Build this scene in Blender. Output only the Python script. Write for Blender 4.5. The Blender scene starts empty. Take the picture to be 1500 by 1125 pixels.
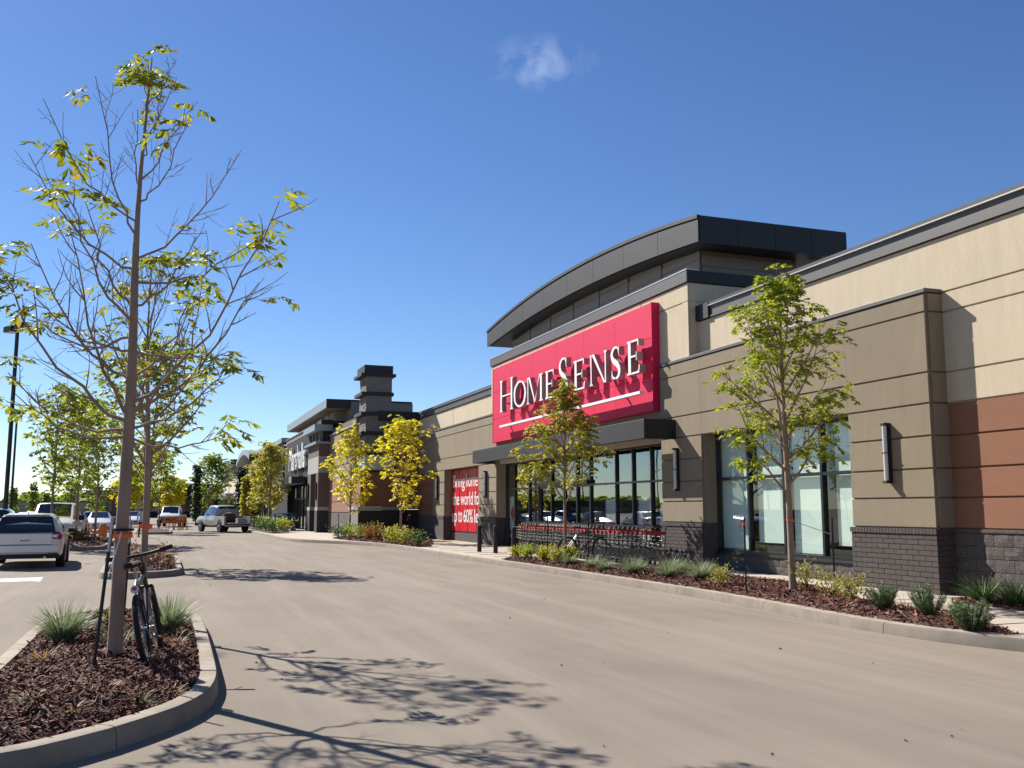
import bpy, math, random
from math import sin, cos, pi, radians, atan2, sqrt
from mathutils import Vector, Matrix

scene = bpy.context.scene
COL = scene.collection

# ------------------------------------------------------------------ camera
CAM_H = 1.6
cam = bpy.data.cameras.new('camera')
cam.sensor_width = 36.0
cam.lens = 33.6
cam.clip_start = 0.05
cam.clip_end = 9000
camera = bpy.data.objects.new('camera', cam)
COL.objects.link(camera)
camera.location = (0, 0, CAM_H)
camera.rotation_euler = (radians(90 + 7.467), 0, radians(-19.86))
scene.camera = camera

# ------------------------------------------------------------------ light
SUN_EL, SUN_AZ = radians(38), radians(62)         # light travels +x / -y
LD = Vector((cos(SUN_EL) * cos(SUN_AZ), -cos(SUN_EL) * sin(SUN_AZ), -sin(SUN_EL)))
world = bpy.data.worlds.new('World')
scene.world = world
world.use_nodes = True
wn = world.node_tree
wn.nodes.clear()
def WN(t, **kw):
    n = wn.nodes.new(t)
    for k, v in kw.items():
        setattr(n, k, v)
    return n
sky = WN('ShaderNodeTexSky', sky_type='NISHITA')
sky.sun_disc = False
sky.sun_elevation = SUN_EL
sky.sun_rotation = atan2(-LD.x, -LD.y)
sky.altitude = 700
sky.air_density = 1.0
sky.dust_density = 0.12
sky.ozone_density = 4.5
# one small wisp of cloud, fixed in the sky
geo = WN('ShaderNodeTexCoord')
cdir = Vector((0.332, 0.838, 0.440)).normalized()
dotn = WN('ShaderNodeVectorMath', operation='SUBTRACT')
dotn.inputs[1].default_value = cdir
wn.links.new(geo.outputs['Generated'], dotn.inputs[0])
mp = WN('ShaderNodeMapping')
mp.inputs['Rotation'].default_value = (0, 0, radians(19.86))
mp.inputs['Scale'].default_value = (1 / 0.062, 1 / 0.062, 1 / 0.028)
wn.links.new(dotn.outputs[0], mp.inputs['Vector'])
ln = WN('ShaderNodeVectorMath', operation='LENGTH')
wn.links.new(mp.outputs[0], ln.inputs[0])
fall = WN('ShaderNodeMapRange')
fall.inputs[1].default_value = 1.0; fall.inputs[2].default_value = 0.25
fall.inputs[3].default_value = 0.0; fall.inputs[4].default_value = 1.0
wn.links.new(ln.outputs['Value'], fall.inputs[0])
cn = WN('ShaderNodeTexNoise')
cn.inputs['Scale'].default_value = 38; cn.inputs['Detail'].default_value = 7; cn.inputs['Distortion'].default_value = 0.6
wn.links.new(geo.outputs['Generated'], cn.inputs['Vector'])
cr = WN('ShaderNodeMapRange')
cr.inputs[1].default_value = 0.44; cr.inputs[2].default_value = 0.80
wn.links.new(cn.outputs['Fac'], cr.inputs[0])
cm = WN('ShaderNodeMath', operation='MULTIPLY')
wn.links.new(fall.outputs[0], cm.inputs[0]); wn.links.new(cr.outputs[0], cm.inputs[1])
cmix = WN('ShaderNodeMixRGB')
cmix.inputs[2].default_value = (3.1, 4.1, 6.6, 1)
wn.links.new(cm.outputs[0], cmix.inputs[0])
shs = WN('ShaderNodeHueSaturation')
shs.inputs['Saturation'].default_value = 1.13
shs.inputs['Hue'].default_value = 0.508
wn.links.new(sky.outputs[0], shs.inputs['Color'])
wn.links.new(shs.outputs[0], cmix.inputs[1])
bg = WN('ShaderNodeBackground')
bg.inputs['Strength'].default_value = 0.069
wn.links.new(cmix.outputs[0], bg.inputs['Color'])
wo = WN('ShaderNodeOutputWorld')
wn.links.new(bg.outputs[0], wo.inputs['Surface'])

sl = bpy.data.lights.new('sun', 'SUN')
sl.energy = 5.0
sl.angle = radians(0.53)
sl.color = (1.0, 0.945, 0.86)
sun = bpy.data.objects.new('sun', sl)
COL.objects.link(sun)
sun.rotation_euler = (-LD).to_track_quat('Z', 'Y').to_euler()
sun.location = (-20, 30, 40)

scene.view_settings.view_transform = 'Standard'
scene.view_settings.look = 'None'
scene.view_settings.gamma = 1.0
scene.view_settings.exposure = 0.85
scene.render.engine = 'CYCLES'
scene.cycles.max_bounces = 8
scene.cycles.transparent_max_bounces = 24

# ------------------------------------------------------------------ materials
MATS = {}
ALB = 0.785
def sc(c): return tuple(x * ALB for x in c)
def mat(name, col, rough=0.8, var=0.12, scale=6.0, bump=0.0, bscale=60.0, metal=0.0, spec=0.5, dirt=None, dirt_scale=0.7, dirt_amt=0.5, stretch=None, coat=0.0, island=0.0, cols2=None):
    """procedural surface: base colour with two noise octaves, optional dirt tint, bump"""
    if name in MATS:
        return MATS[name]
    col = sc(col); dirt = sc(dirt) if dirt else None; cols2 = [sc(c) for c in cols2] if cols2 else None
    m = bpy.data.materials.new(name); m.use_nodes = True
    nt = m.node_tree; b = nt.nodes['Principled BSDF']
    L = nt.links.new
    tc = nt.nodes.new('ShaderNodeTexCoord'); src = tc.outputs['Object']
    if stretch:
        mpn = nt.nodes.new('ShaderNodeMapping'); mpn.inputs['Scale'].default_value = stretch
        L(src, mpn.inputs[0]); src = mpn.outputs[0]
    n1 = nt.nodes.new('ShaderNodeTexNoise'); n1.inputs['Scale'].default_value = scale; n1.inputs['Detail'].default_value = 8; n1.inputs['Roughness'].default_value = 0.65
    L(src, n1.inputs['Vector'])
    mr = nt.nodes.new('ShaderNodeMapRange'); mr.inputs[1].default_value = 0.25; mr.inputs[2].default_value = 0.75
    mr.inputs[3].default_value = 1 - var; mr.inputs[4].default_value = 1 + var
    L(n1.outputs['Fac'], mr.inputs[0])
    val = mr.outputs[0]
    if island:
        gi = nt.nodes.new('ShaderNodeNewGeometry')
        mi = nt.nodes.new('ShaderNodeMapRange'); mi.inputs[3].default_value = 1 - island; mi.inputs[4].default_value = 1 + island
        L(gi.outputs['Random Per Island'], mi.inputs[0])
        oi = nt.nodes.new('ShaderNodeObjectInfo')
        mo = nt.nodes.new('ShaderNodeMapRange'); mo.inputs[3].default_value = 1 - island * .7; mo.inputs[4].default_value = 1 + island * .7
        L(oi.outputs['Random'], mo.inputs[0])
        mm = nt.nodes.new('ShaderNodeMath'); mm.operation = 'MULTIPLY'; L(mi.outputs[0], mm.inputs[0]); L(mo.outputs[0], mm.inputs[1])
        m2 = nt.nodes.new('ShaderNodeMath'); m2.operation = 'MULTIPLY'; L(mm.outputs[0], m2.inputs[0]); L(val, m2.inputs[1]); val = m2.outputs[0]
    hue = nt.nodes.new('ShaderNodeHueSaturation'); hue.inputs['Color'].default_value = (*col, 1)
    if cols2:
        gi = nt.nodes.new('ShaderNodeNewGeometry')
        ramp = nt.nodes.new('ShaderNodeValToRGB'); ramp.color_ramp.interpolation = 'LINEAR'
        els = ramp.color_ramp.elements
        els[0].position = 0; els[0].color = (*cols2[0], 1); els[1].position = 1; els[1].color = (*cols2[-1], 1)
        for i, c in enumerate(cols2[1:-1]):
            e = els.new((i + 1) / (len(cols2) - 1)); e.color = (*c, 1)
        L(gi.outputs['Random Per Island'], ramp.inputs[0]); L(ramp.outputs[0], hue.inputs['Color'])
    L(val, hue.inputs['Value'])
    cout = hue.outputs[0]
    if dirt:
        n2 = nt.nodes.new('ShaderNodeTexNoise'); n2.inputs['Scale'].default_value = dirt_scale; n2.inputs['Detail'].default_value = 6; n2.inputs['Roughness'].default_value = 0.6
        L(src, n2.inputs['Vector'])
        r2 = nt.nodes.new('ShaderNodeMapRange'); r2.inputs[1].default_value = 0.42; r2.inputs[2].default_value = 0.72; r2.inputs[4].default_value = dirt_amt
        L(n2.outputs['Fac'], r2.inputs[0])
        mx = nt.nodes.new('ShaderNodeMixRGB'); mx.inputs[2].default_value = (*dirt, 1)
        L(r2.outputs[0], mx.inputs[0]); L(cout, mx.inputs[1]); cout = mx.outputs[0]
    L(cout, b.inputs['Base Color'])
    b.inputs['Roughness'].default_value = rough
    b.inputs['Metallic'].default_value = metal
    b.inputs['Specular IOR Level'].default_value = spec
    if coat:
        b.inputs['Coat Weight'].default_value = coat; b.inputs['Coat Roughness'].default_value = 0.04
    if bump:
        n3 = nt.nodes.new('ShaderNodeTexNoise'); n3.inputs['Scale'].default_value = bscale; n3.inputs['Detail'].default_value = 5
        L(src, n3.inputs['Vector'])
        bp = nt.nodes.new('ShaderNodeBump'); bp.inputs['Strength'].default_value = bump; bp.inputs['Distance'].default_value = 0.02
        L(n3.outputs['Fac'], bp.inputs['Height']); L(bp.outputs[0], b.inputs['Normal'])
    MATS[name] = m
    return m

def leafmat(name, cols, trans=0.45, rough=0.5):
    cols = [tuple(x * .87 for x in c) for c in cols]
    m = bpy.data.materials.new(name); m.use_nodes = True
    nt = m.node_tree; nt.nodes.remove(nt.nodes['Principled BSDF']); L = nt.links.new
    out = nt.nodes['Material Output']
    gi = nt.nodes.new('ShaderNodeNewGeometry')
    ramp = nt.nodes.new('ShaderNodeValToRGB'); els = ramp.color_ramp.elements
    els[0].position = 0; els[0].color = (*cols[0], 1); els[1].position = 1; els[1].color = (*cols[-1], 1)
    for i, c in enumerate(cols[1:-1]):
        e = els.new((i + 1) / (len(cols) - 1)); e.color = (*c, 1)
    L(gi.outputs['Random Per Island'], ramp.inputs[0])
    tc = nt.nodes.new('ShaderNodeTexCoord'); nn = nt.nodes.new('ShaderNodeTexNoise'); nn.inputs['Scale'].default_value = 2.2; nn.inputs['Detail'].default_value = 3
    L(tc.outputs['Object'], nn.inputs['Vector'])
    mr = nt.nodes.new('ShaderNodeMapRange'); mr.inputs[1].default_value = .3; mr.inputs[2].default_value = .7; mr.inputs[3].default_value = .78; mr.inputs[4].default_value = 1.2
    L(nn.outputs['Fac'], mr.inputs[0])
    hs = nt.nodes.new('ShaderNodeHueSaturation'); L(ramp.outputs[0], hs.inputs['Color']); L(mr.outputs[0], hs.inputs['Value'])
    d = nt.nodes.new('ShaderNodeBsdfPrincipled'); d.inputs['Roughness'].default_value = rough; d.inputs['Specular IOR Level'].default_value = .35
    t = nt.nodes.new('ShaderNodeBsdfTranslucent')
    h2 = nt.nodes.new('ShaderNodeHueSaturation'); h2.inputs['Value'].default_value = 1.25; h2.inputs['Saturation'].default_value = 1.1
    L(hs.outputs[0], h2.inputs['Color']); L(hs.outputs[0], d.inputs['Base Color']); L(h2.outputs[0], t.inputs['Color'])
    mx = nt.nodes.new('ShaderNodeMixShader'); mx.inputs[0].default_value = trans
    L(d.outputs[0], mx.inputs[1]); L(t.outputs[0], mx.inputs[2]); L(mx.outputs[0], out.inputs['Surface'])
    MATS[name] = m
    return m

def glassmat(name, tint=(0.55, 0.66, 0.64), refl=0.14):
    """window glass: see-through tint plus Fresnel reflection"""
    m = bpy.data.materials.new(name); m.use_nodes = True
    nt = m.node_tree; nt.nodes.remove(nt.nodes['Principled BSDF']); L = nt.links.new
    out = nt.nodes['Material Output']
    t = nt.nodes.new('ShaderNodeBsdfTransparent'); t.inputs[0].default_value = (*tint, 1)
    g = nt.nodes.new('ShaderNodeBsdfGlossy'); g.inputs['Roughness'].default_value = 0.01; g.inputs['Color'].default_value = (.9, .95, .95, 1)
    fc = nt.nodes.new('ShaderNodeLayerWeight'); fc.inputs['Blend'].default_value = .5
    lw = nt.nodes.new('ShaderNodeMath'); lw.operation = 'POWER'; lw.inputs[1].default_value = 4.0; L(fc.outputs['Facing'], lw.inputs[0])
    ad = nt.nodes.new('ShaderNodeMath'); ad.operation = 'ADD'; ad.inputs[1].default_value = refl + .04; ad.use_clamp = True
    L(lw.outputs[0], ad.inputs[0])
    tc = nt.nodes.new('ShaderNodeTexCoord'); nn = nt.nodes.new('ShaderNodeTexNoise'); nn.inputs['Scale'].default_value = .8
    bp = nt.nodes.new('ShaderNodeBump'); bp.inputs['Strength'].default_value = .03; bp.inputs['Distance'].default_value = .05
    L(tc.outputs['Object'], nn.inputs['Vector']); L(nn.outputs['Fac'], bp.inputs['Height']); L(bp.outputs[0], g.inputs['Normal'])
    mx = nt.nodes.new('ShaderNodeMixShader'); L(ad.outputs[0], mx.inputs[0]); L(t.outputs[0], mx.inputs[1]); L(g.outputs[0], mx.inputs[2])
    L(mx.outputs[0], out.inputs['Surface'])
    MATS[name] = m
    return m

M_cream = mat('cream_stucco', (.72, .60, .43), .95, .09, 2.5, .5, 130, stretch=(1.8, 1.8, .40), dirt=(.58, .485, .35), dirt_amt=.3)
M_taupe = mat('taupe_stucco', (.328, .262, .178), .95, .10, 2.5, .5, 130, dirt=(.26, .21, .147), dirt_amt=.55, stretch=(1.8, 1.8, .40))
M_terra = mat('terracotta_stucco', (.31, .140, .080), .95, .07, 3, .25, 220, dirt=(.27, .13, .08), dirt_amt=.3)
M_joint = mat('joint_shadow_grey', (.10, .085, .065), .95, .1)
M_brick = mat('brown_grey_brick', (.082, .063, .058), .85, .18, 14, .5, 90, island=.16)
M_mortar = mat('dark_mortar', (.058, .048, .044), .95, .15, 20)
M_block = mat('split_face_block', (.115, .095, .088), .95, .22, 9, 1.0, 45, island=.08)
M_blockmortar = mat('pale_mortar', (.24, .21, .19), .95, .1, 20)
M_dark = mat('charcoal_metal', (.026, .026, .030), .6, .15, 2.5, dirt=(.034, .035, .04), dirt_amt=.6, dirt_scale=1.3, metal=.0, spec=.3)
M_darker = mat('black_metal', (.010, .0095, .011), .55, .12, 3)
M_fascia = mat('bronze_fascia', (.105, .096, .088), .5, .08, 2, dirt=(.12, .11, .10), dirt_amt=.5)
M_flash = mat('bright_flashing', (.55, .54, .52), .4, .05, 4, metal=.3)
M_grey = mat('grey_siding', (.27, .25, .235), .7, .06, 3, dirt=(.23, .21, .2), dirt_amt=.4)
M_soffit = mat('brown_soffit', (.22, .15, .105), .8, .1, 4)
M_red = mat('red_sign_panel', (.80, .022, .095), .6, .05, 1.5, dirt=(.74, .022, .088), dirt_amt=.4, spec=.2)
M_white = mat('white_sign_face', (1.05, 1.04, 1.02), .45, .03, 3)
M_letterside = mat('letter_return', (.42, .36, .37), .35, .06, 5, metal=.4)
M_poster = mat('red_poster', (.72, .012, .03), .35, .04, 2)
M_frame = mat('dark_window_frame', (.016, .017, .02), .35, .1, 6)
M_blind = mat('white_blind', (.95, 1.0, .95), .8, .04, 3)
M_interior = mat('dim_interior', (.32, .31, .30), .9, .2, 2)
M_glass = glassmat('shop_glass', (.86, .94, .90), .06)
M_glass3 = glassmat('entrance_glass', (.82, .88, .87), .17)
M_glass2 = glassmat('door_glass', (.45, .5, .5), .07)
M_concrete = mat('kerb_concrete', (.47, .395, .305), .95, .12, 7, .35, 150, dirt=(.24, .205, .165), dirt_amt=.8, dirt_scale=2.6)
M_kerbface = mat('darker_kerb_face', (.30, .252, .20), .95, .14, 6, .35, 150, dirt=(.19, .162, .13), dirt_amt=.8, dirt_scale=2.0)
M_walk = mat('sidewalk_concrete', (.56, .48, .385), .95, .08, 4, .25, 160, dirt=(.42, .36, .30), dirt_amt=.5, dirt_scale=.8)
M_soil = mat('mulch_soil', (.085, .042, .032), 1.0, .3, 14, .9, 45)
M_chip = mat('bark_chips', (.16, .08, .06), .8, .15, 30, spec=.25, cols2=[(.03, .010, .008), (.14, .042, .028), (.25, .085, .055), (.07, .024, .018), (.32, .125, .08), (.17, .055, .036), (.55, .34, .25)])
M_bark = mat('grey_brown_bark', (.38, .27, .205), .95, .25, 18, .6, 70, stretch=(1, 1, .25), dirt=(.15, .095, .07), dirt_scale=9, dirt_amt=.6)
M_twig = mat('twig_bark', (.12, .075, .055), .9, .25, 14)
M_orange = mat('orange_tape', (.95, .13, .03), .5, .05, 8)
M_pink = mat('pink_tape', (.95, .10, .10), .5, .05, 8)
M_stake = mat('dark_green_steel', (.018, .022, .018), .6, .2, 20)
M_stakewhite = mat('white_stake_top', (.55, .55, .52), .6, .1, 20)
M_chrome = mat('cart_wire', (.55, .55, .56), .28, .1, 12, metal=.85)
M_cartdark = mat('cart_dark_wire', (.13, .13, .135), .4, .1, 12, metal=.5)
M_cartred = mat('cart_red', (.60, .03, .04), .45, .06, 9)
M_cartblue = mat('cart_blue', (.02, .10, .30), .45, .1, 9)
M_rubber = mat('black_rubber', (.014, .014, .015), .85, .2, 30, .3, 120)
M_bikeblack = mat('black_bike_paint', (.012, .012, .014), .35, .1, 10, coat=.3)
M_alloy = mat('alloy', (.5, .5, .52), .3, .08, 10, metal=.8)
M_taillight = mat('red_lens', (.42, .012, .018), .18, .08, 8, coat=.5)
M_carglass = mat('car_glass', (.012, .014, .016), .06, .05, 3, spec=.8, coat=.6)
M_lens = mat('clear_lens', (.72, .72, .72), .15, .05, 5, coat=.5)
M_plastic = mat('black_plastic', (.022, .022, .023), .7, .12, 9)
def paint(n, c, metal=.35):
    return mat('paint_' + n, c, .32, .03, 2, metal=metal, coat=.7)
P_silver = paint('silver', (.84, .81, .79), .15); P_white = paint('white', (.95, .95, .94), 0.0); P_blue = paint('blue', (.05, .12, .26)); P_red = paint('red', (.36, .03, .035)); P_dkred = paint('maroon', (.13, .025, .03)); P_pewter = paint('pewter', (.52, .50, .48), .25); P_grey = paint('grey', (.16, .17, .18))
LF_sparse = leafmat('leaf_yellowing', [(.12, .17, .025), (.22, .27, .035), (.34, .34, .045), (.16, .22, .03), (.46, .40, .05), (.14, .19, .03), (.40, .30, .05)], .5)
LF_green = leafmat('leaf_fresh_green', [(0.182, 0.247, 0.033), (0.286, 0.338, 0.046), (0.390, 0.416, 0.058), (0.234, 0.286, 0.039), (0.468, 0.442, 0.065)], 0.55)
LF_mid = leafmat('leaf_green_rust', [(0.195, 0.247, 0.039), (0.312, 0.338, 0.046), (0.442, 0.403, 0.052), (0.260, 0.299, 0.039), (0.468, 0.286, 0.091)], 0.55)
LF_yellow = leafmat('leaf_golden', [(.62, .56, .05), (.76, .68, .07), (.84, .74, .09), (.52, .53, .06), (.78, .62, .06)], .5)
LF_far = leafmat('leaf_far_green', [(0.189, 0.261, 0.043), (0.290, 0.362, 0.065), (0.406, 0.450, 0.087), (0.232, 0.304, 0.058)], 0.5)
LF_willow = leafmat('leaf_olive_gold', [(0.375, 0.362, 0.056), (0.500, 0.450, 0.075), (0.425, 0.413, 0.075), (0.600, 0.525, 0.112), (0.350, 0.338, 0.062)], 0.5)
LF_dark = leafmat('leaf_dark_evergreen', [(0.056, 0.080, 0.032), (0.088, 0.120, 0.040), (0.072, 0.096, 0.032)], 0.25)
LF_grass = leafmat('blade_silver_green', [(0.168, 0.216, 0.102), (0.264, 0.312, 0.168), (0.408, 0.444, 0.300), (0.216, 0.264, 0.120), (0.120, 0.168, 0.072)], 0.35)
LF_straw = leafmat('blade_straw', [(.42, .26, .11), (.52, .36, .17), (.34, .20, .09), (.46, .33, .18)], .3)
LF_shrub = leafmat('leaf_shrub_lime', [(0.250, 0.275, 0.062), (0.375, 0.350, 0.075), (0.500, 0.425, 0.100), (0.213, 0.250, 0.062)], 0.4)
LF_pine = leafmat('needle_green', [(0.065, 0.124, 0.033), (0.104, 0.182, 0.046), (0.143, 0.221, 0.058)], 0.25)
LF_rust = leafmat('leaf_shrub_rust', [(.30, .10, .05), (.24, .12, .05), (.36, .16, .07), (.18, .13, .05)], .3)

# asphalt: pale dusty, streaked along the driving lanes
def asphalt():
    m = bpy.data.materials.new('dusty_asphalt'); m.use_nodes = True
    nt = m.node_tree; b = nt.nodes['Principled BSDF']; L = nt.links.new
    tc = nt.nodes.new('ShaderNodeTexCoord')
    def noise(scale, detail, st=None, rough=.6, rot=0):
        s = tc.outputs['Object']
        if st:
            mpn = nt.nodes.new('ShaderNodeMapping'); mpn.inputs['Scale'].default_value = st; mpn.inputs['Rotation'].default_value = (0, 0, rot); L(s, mpn.inputs[0]); s = mpn.outputs[0]
        n = nt.nodes.new('ShaderNodeTexNoise'); n.inputs['Scale'].default_value = scale; n.inputs['Detail'].default_value = detail; n.inputs['Roughness'].default_value = rough
        L(s, n.inputs['Vector']); return n.outputs['Fac']
    def rng(x, a, b2, c, d):
        r = nt.nodes.new('ShaderNodeMapRange'); r.inputs[1].default_value = a; r.inputs[2].default_value = b2; r.inputs[3].default_value = c; r.inputs[4].default_value = d
        L(x, r.inputs[0]); return r.outputs[0]
    def mixc(f, a, c):
        x = nt.nodes.new('ShaderNodeMixRGB'); L(f, x.inputs[0])
        c = sc(c)
        if isinstance(a, tuple): x.inputs[1].default_value = (*sc(a), 1)
        else: L(a, x.inputs[1])
        x.inputs[2].default_value = (*c, 1); return x.outputs[0]
    c = mixc(rng(noise(.35, 6), .35, .68, 0, 1), (.300, .250, .197), (.245, .204, .160))
    c = mixc(rng(noise(1.6, 7, (1.0, .10, 1)), .47, .72, 0, .75), c, (.355, .298, .235))     # pale dust streaks
    c = mixc(rng(noise(.9, 6, (.55, .12, 1), rot=.25), .56, .74, 0, .55), c, (.21, .180, .155))     # darker wheel tracks
    c = mixc(rng(noise(1.3, 5, (1.5, .03, 1), rot=.06), .52, .68, 0, .42), c, (.375, .318, .255))      # long dust lines left by tyres
    c = mixc(rng(noise(.9, 5, (2.2, .05, 1), rot=-.10), .58, .72, 0, .32), c, (.20, .17, .14))
    c = mixc(rng(noise(.55, 4), .64, .74, 0, .35), c, (.36, .265, .185))                   # ochre mud
    c = mixc(rng(noise(210, 3), .56, .74, 0, .55), c, (.42, .37, .32))                     # light aggregate
    c = mixc(rng(noise(160, 3, rough=.7), .60, .78, 0, .6), c, (.12, .105, .095))
    L(c, b.inputs['Base Color']); b.inputs['Roughness'].default_value = .93; b.inputs['Specular IOR Level'].default_value = .25
    bp = nt.nodes.new('ShaderNodeBump'); bp.inputs['Strength'].default_value = .35; bp.inputs['Distance'].default_value = .012
    L(noise(170, 4), bp.inputs['Height']); L(bp.outputs[0], b.inputs['Normal'])
    return m
M_asphalt = asphalt()
M_dirt = mat('dry_field', (.22, .19, .12), 1, .3, .05, dirt=(.14, .15, .06), dirt_scale=.02, dirt_amt=.8)
M_line = mat('worn_white_paint', (.70, .69, .66), .8, .12, 9, dirt=(.4, .36, .32), dirt_scale=4, dirt_amt=.6)
M_yline = mat('worn_yellow_paint', (.62, .52, .28), .8, .12, 9, dirt=(.36, .32, .27), dirt_scale=4, dirt_amt=.7)

# ------------------------------------------------------------------ mesh helpers
class MB:
    def __init__(s): s.v = []; s.f = []
    def add(s, vs, fs):
        o = len(s.v); s.v += [tuple(p) for p in vs]; s.f += [tuple(i + o for i in f) for f in fs]; return s
    def box(s, x0, x1, y0, y1, z0, z1):
        if x0 > x1: x0, x1 = x1, x0
        if y0 > y1: y0, y1 = y1, y0
        if z0 > z1: z0, z1 = z1, z0
        return s.add([(x0, y0, z0), (x1, y0, z0), (x1, y1, z0), (x0, y1, z0), (x0, y0, z1), (x1, y0, z1), (x1, y1, z1), (x0, y1, z1)],
                     [(0, 3, 2, 1), (4, 5, 6, 7), (0, 1, 5, 4), (1, 2, 6, 5), (2, 3, 7, 6), (3, 0, 4, 7)])
    def prism(s, poly, z0, z1):
        n = len(poly)
        a = sum(poly[i][0] * poly[(i + 1) % n][1] - poly[(i + 1) % n][0] * poly[i][1] for i in range(n))
        if a < 0: poly = poly[::-1]
        vs = [(x, y, z0) for x, y in poly] + [(x, y, z1) for x, y in poly]
        fs = [tuple(range(n - 1, -1, -1)), tuple(range(n, 2 * n))] + [(i, (i + 1) % n, n + (i + 1) % n, n + i) for i in range(n)]
        return s.add(vs, fs)
    def tube(s, pts, radii, n=6, cap=True):
        pts = [Vector(p) for p in pts]
        if not hasattr(radii, '__len__'): radii = [radii] * len(pts)
        base = len(s.v); ref = None
        for i, p in enumerate(pts):
            t = (pts[min(i + 1, len(pts) - 1)] - pts[max(i - 1, 0)])
            if t.length < 1e-9: t = Vector((0, 0, 1))
            t.normalize()
            if ref is None:
                ref = Vector((1, 0, 0)) if abs(t.x) < .8 else Vector((0, 1, 0))
            u = (ref - t * ref.dot(t))
            if u.length < 1e-6: u = t.orthogonal()
            u.normalize(); w = t.cross(u); ref = u
            for k in range(n):
                a = 2 * pi * k / n; q = p + (u * cos(a) + w * sin(a)) * radii[i]
                s.v.append((q.x, q.y, q.z))
        for i in range(len(pts) - 1):
            for k in range(n):
                s.f.append((base + i * n + k, base + i * n + (k + 1) % n, base + (i + 1) * n + (k + 1) % n, base + (i + 1) * n + k))
        if cap:
            s.f.append(tuple(base + k for k in range(n - 1, -1, -1)))
            e = base + (len(pts) - 1) * n
            s.f.append(tuple(e + k for k in range(n)))
        return s
    def ring(s, c, axis, R, r, n=28, m=8, squash=1.0):
        """torus"""
        ax = Vector(axis).normalized(); u = ax.orthogonal().normalized(); w = ax.cross(u); c = Vector(c); base = len(s.v)
        for i in range(n):
            a = 2 * pi * i / n; d = u * cos(a) + w * sin(a)
            for j in range(m):
                b = 2 * pi * j / m
                q = c + d * (R + r * cos(b)) + ax * (r * sin(b) * squash); s.v.append(tuple(q))
        for i in range(n):
            for j in range(m):
                s.f.append((base + i * m + j, base + ((i + 1) % n) * m + j, base + ((i + 1) % n) * m + (j + 1) % m, base + i * m + (j + 1) % m))
        return s
    def disc(s, c, axis, prof, n=24):
        """lathe: prof = [(radius, offset along axis)]"""
        ax = Vector(axis).normalized(); u = ax.orthogonal().normalized(); w = ax.cross(u); c = Vector(c); base = len(s.v)
        for r, o in prof:
            for k in range(n):
                a = 2 * pi * k / n; q = c + ax * o + (u * cos(a) + w * sin(a)) * r; s.v.append(tuple(q))
        for i in range(len(prof) - 1):
            for k in range(n):
                s.f.append((base + i * n + k, base + i * n + (k + 1) % n, base + (i + 1) * n + (k + 1) % n, base + (i + 1) * n + k))
        return s
    def mesh(s, name, m, smooth=False):
        me = bpy.data.meshes.new(name); me.from_pydata(s.v, [], s.f); me.validate()
        if m: me.materials.append(m)
        if smooth:
            me.polygons.foreach_set('use_smooth', [True] * len(me.polygons))
            try: me.set_sharp_from_angle(angle=radians(38))
            except Exception: pass
        me.update(); return me
    def build(s, name, m, parent=None, smooth=False, bevel=0):
        return link(name, s.mesh(name, m, smooth), parent, bevel)

WORLDBUILT = {}
def link(name, me, parent=None, bevel=0):
    o = bpy.data.objects.new(name, me); COL.objects.link(o)
    if parent is not None:
        o.parent = parent
        if parent.name in WORLDBUILT: o.matrix_parent_inverse = Matrix.Translation(-WORLDBUILT[parent.name])
    if bevel:
        b = o.modifiers.new('bevel', 'BEVEL'); b.width = bevel; b.segments = 2; b.limit_method = 'ANGLE'
    return o
def tag(o, label=None, cat=None, group=None, kind=None):
    if label: o['label'] = label
    if cat: o['category'] = cat
    if group: o['group'] = group
    if kind: o['kind'] = kind
    return o
def thing(name, label, cat, loc=(0, 0, 0), rz=0, group=None, world=False):
    o = bpy.data.objects.new(name, None); COL.objects.link(o)
    o.empty_display_size = .2; o.location = loc; o.rotation_euler = (0, 0, rz)
    if world: WORLDBUILT[o.name] = Vector(loc)
    return tag(o, label, cat, group)
def copy_tree(o, parent=None):
    c = o.copy(); COL.objects.link(c); c.parent = parent
    for ch in [x for x in o.children]: copy_tree(ch, c)
    return c
def bx(name, m, parent, *a, bevel=0):
    return MB().box(*a).build(name, m, parent, bevel=bevel)
def struct(o): o['kind'] = 'structure'; return o
ORD = ['first', 'second', 'third', 'fourth', 'fifth', 'sixth', 'seventh', 'eighth', 'ninth', 'tenth', 'eleventh', 'twelfth', 'thirteenth', 'fourteenth', 'fifteenth', 'sixteenth', 'seventeenth', 'eighteenth', 'nineteenth', 'twentieth'] + ['twenty-' + w for w in ['first', 'second', 'third', 'fourth', 'fifth', 'sixth', 'seventh', 'eighth', 'ninth']] + ['thirtieth'] + ['thirty-' + w for w in ['first', 'second', 'third', 'fourth', 'fifth', 'sixth', 'seventh', 'eighth', 'ninth']]
RT = Vector((cos(radians(19.86)), -sin(radians(19.86)), 0))     # a level direction across the view
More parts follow.
